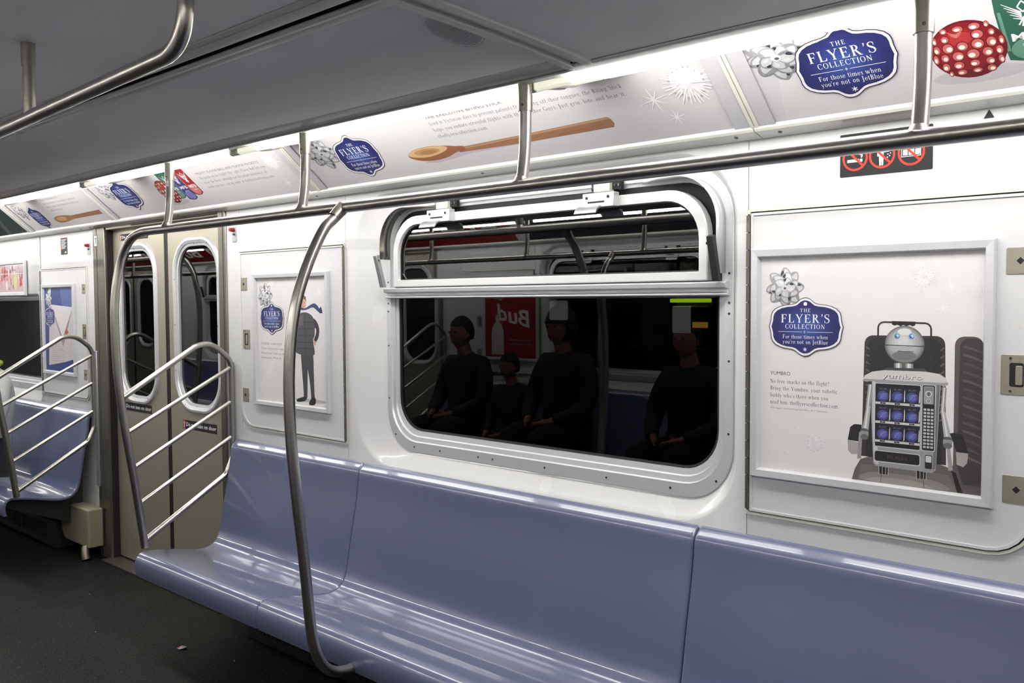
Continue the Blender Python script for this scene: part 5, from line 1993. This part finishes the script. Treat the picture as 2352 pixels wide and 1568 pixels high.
def person(x, back_y, face, label, coat_rgb, leg_rgb, hat_rgb, hat='beanie', tilt=0.0, sc=1.0, group=None, scarf=None):
    """seated figure; face -1 looks along -y, +1 along +y; local origin under the hips on the floor"""
    global SIDE
    SIDE = 0
    T = thing('person', (x, back_y + face * .27, FLOOR + .035), label, 'person', group)
    T.rotation_euler = (0, 0, 0 if face < 0 else math.pi)
    T.scale = (sc, sc, sc)
    f = -1

    def J(x_, y_, z_, r_):
        return ((x_, y_, z_), r_)
    tl = tilt
    body = [J(0, 0, .47, (.13, .11)), J(0, .02, .64, (.12, .095)), J(0, .03, .82, (.14, .10)), J(0, .01, .97, (.075, .065)),
            J(0 + tl * .02, -.015, 1.04, (.055, .055)), J(0 + tl * .04, -.03, 1.11, (.060, .070))]
    e = [(0, 1), (1, 2), (2, 3), (3, 4), (4, 5)]

    def limb(chain, start):
        prev = start
        for j in chain:
            body.append(j)
            e.append((prev, len(body) - 1))
            prev = len(body) - 1
        return prev
    for s_ in (-1, 1):
        limb([J(.09 * s_, -.04, .47, .085), J(.11 * s_, -.25, .49, .075), J(.12 * s_, -.42, .49, .058), J(.12 * s_, -.43, .28, .048),
              J(.12 * s_, -.42, .065, .036), J(.13 * s_, -.50, .015, .034), J(.13 * s_, -.57, .005, .026)], 0)
        w_ = limb([J(.155 * s_, .02, .93, .052), J(.205 * s_, -.01, .78, .042), J(.215 * s_, -.05, .66, .038), J(.16 * s_, -.17, .60, .032),
                   J(.085 * s_, -.27, .575, .022), J(.060 * s_, -.30, .57, (.026, .014))], 2)
        for k in range(4):
            bx, by = .060 * s_ - (k - 1.5) * .016 * s_ * .6, -.315 - (k - 1.5) * .012
            ln = (.9, 1.0, .95, .75)[k]
            limb([J(bx - .015 * s_ * ln, by - .022 * ln, .572, .0075), J(bx - .030 * s_ * ln, by - .034 * ln, .560, .0065), J(bx - .036 * s_ * ln, by - .036 * ln, .545, .0055)], w_)
        limb([J(.066 * s_, -.28, .592, .009), J(.045 * s_, -.30, .604, .0075)], w_)

    hx, hy, hz = tl * .05, -.045, 1.165

    def head(bm):
        # skull with nose, brow, chin, ears in the same mesh
        mb = MB()

        def fn(p):
            q = p.copy()
            if q.y < 0:
                if abs(q.x) < .22 and -.25 < q.z < .12:
                    q.y -= .17 * (1 - abs(q.x) / .22) * (1 - abs(q.z + .12) / .24 if abs(q.z + .12) < .24 else 0)
                q.y *= .96
            if q.z < -.3:
                q.x *= 1 - (-.3 - q.z) * .45
            return q
        mb.sphere((hx, hy, hz), .1, 0, 24, 18, (.76, .95, 1.18), fn)
        for s_ in (-1, 1):
            mb.sphere((hx + .078 * s_, hy + .01, hz - .005), .022, 0, 8, 6, (.35, .7, 1.2))
        o0 = len(bm.verts)
        vs = [bm.verts.new(v) for v in mb.v]
        for ff in mb.f:
            try:
                bm.faces.new([vs[i] for i in ff])
            except ValueError:
                pass
    b = skin_mesh('body', body, e, SKIN, T, 1, 0, head)
    cm = mat('coat_%d_%d_%d' % coat_rgb, coat_rgb, .8, var=.15, scale=30, bump=.3)
    lm = mat('trousers_%d_%d_%d' % leg_rgb, leg_rgb, .85, var=.12, scale=60, bump=.2)
    hm_ = mat('hat_%d_%d_%d' % hat_rgb, hat_rgb, .9, var=.2, scale=120, bump=.4)
    cj = [J(0, -.02, .43, (.165, .15)), J(0, 0, .55, (.16, .14)), J(0, .02, .68, (.155, .13)), J(0, .03, .84, (.175, .13)), J(0, .005, .975, (.10, .095)), J(0, -.01, 1.02, (.075, .08))]
    ce = [(0, 1), (1, 2), (2, 3), (3, 4), (4, 5)]
    for s_ in (-1, 1):
        prev = 3
        for j in (J(.165 * s_, .02, .935, .075), J(.220 * s_, -.005, .80, .068), J(.235 * s_, -.05, .665, .062), J(.175 * s_, -.165, .605, .052), J(.105 * s_, -.250, .583, .040)):
            cj.append(j)
            ce.append((prev, len(cj) - 1))
            prev = len(cj) - 1
    skin_mesh('coat', cj, ce, cm, T, 2)
    lj = [J(0, 0, .47, (.15, .12))]
    le = []
    for s_ in (-1, 1):
        prev = 0
        for j in (J(.095 * s_, -.06, .475, .098), J(.115 * s_, -.25, .49, .088), J(.122 * s_, -.42, .488, .072), J(.122 * s_, -.435, .28, .062), J(.122 * s_, -.425, .11, .055)):
            lj.append(j)
            le.append((prev, len(lj) - 1))
            prev = len(lj) - 1
    skin_mesh('trousers', lj, le, lm, T, 2)
    for s_ in (-1, 1):
        skin_mesh('shoe', [J(.122 * s_, -.40, .015, (.046, .045)), J(.124 * s_, -.46, .012, (.046, .042)), J(.130 * s_, -.55, .002, (.042, .030)), J(.132 * s_, -.60, -.004, (.030, .022))],
                  [(0, 1), (1, 2), (2, 3)], BLACK, T, 2)

    def local(mb, name, m, angle=60):
        me = bpy.data.meshes.new(name)
        me.from_pydata([Vector(v) for v in mb.v], [], mb.f)
        me.materials.append(m)
        bm = bmesh.new()
        bm.from_mesh(me)
        bmesh.ops.remove_doubles(bm, verts=bm.verts, dist=1e-6)
        bmesh.ops.recalc_face_normals(bm, faces=bm.faces)
        bm.to_mesh(me)
        bm.free()
        for p in me.polygons:
            p.use_smooth = True
        o = bpy.data.objects.new(name, me)
        COL.objects.link(o)
        o.parent = T
        return o
    for s_ in (-1, 1):
        local(MB().sphere((hx + .030 * s_, hy - .088, hz + .012), .010, 0, 10, 6, (1.2, .6, .7)), 'eye', BLACK)
    local(MB().sphere((hx, hy - .088, hz - .058), .022, 0, 10, 6, (1.0, .35, .28)), 'mouth', mat('lips', (120, 66, 60), .5))

    def cap(p):
        q = p.copy()
        lim = -.05 if hat == 'beanie' else (-.65 if q.y > -.35 else .15)
        if hat == 'hair':
            lim = -.45 if q.y > -.25 else .38
        if q.z < lim:
            q.z = lim
        return q
    k = {'beanie': 1.12, 'hood': 1.28, 'hair': 1.09}[hat]
    mb = MB().sphere((hx, hy + (.012 if hat != 'hood' else .022), hz + .010), .1 * k, 0, 22, 14, (.80, .98, 1.16), cap)
    local(mb, {'beanie': 'knit_hat', 'hood': 'hood', 'hair': 'hair'}[hat], hm_)
    if hat == 'beanie':
        local(MB().tube([(hx + .088 * math.cos(a), hy + .012 + .108 * math.sin(a), hz + .006) for a in [2 * math.pi * i / 20 for i in range(21)]], .012, 8), 'hat_brim', hm_)
    if scarf:
        local(MB().tube([(.082 * math.cos(a), -.005 + .085 * math.sin(a), 1.035 + .01 * math.sin(a)) for a in [2 * math.pi * i / 20 for i in range(21)]], .018, 10),
              'scarf', mat('scarf_lime', scarf, .9, bump=.3))
    return T


person(-6.215, -.02, -1, 'seated passenger in a pale grey coat at the left edge, cut by the frame', (196, 200, 198), (40, 42, 48), (30, 84, 62), 'beanie', scarf=(170, 186, 60))
OY = 2 * MIDY + .02
go = 'passengers mirrored in the window'
person(-5.02, OY, 1, 'dark clothed passenger with short hair, leftmost of those mirrored in the window', (26, 26, 30), (22, 23, 28), (20, 17, 16), 'hair', group=go)
person(-4.53, OY, 1, 'smaller dark clothed passenger with hair, next to the hooded one, mirrored in the window', (30, 30, 36), (24, 24, 30), (24, 20, 18), 'hair', sc=.80, group=go)
person(-4.04, OY, 1, 'passenger in a dark hooded coat, mirrored in the middle of the window', (22, 22, 26), (20, 20, 24), (22, 22, 26), 'hood', sc=1.05, group=go)
person(-3.03, OY, 1, 'passenger in black with dark hair, mirrored at the right of the window', (16, 17, 22), (18, 18, 22), (20, 18, 18), 'hair', group=go)
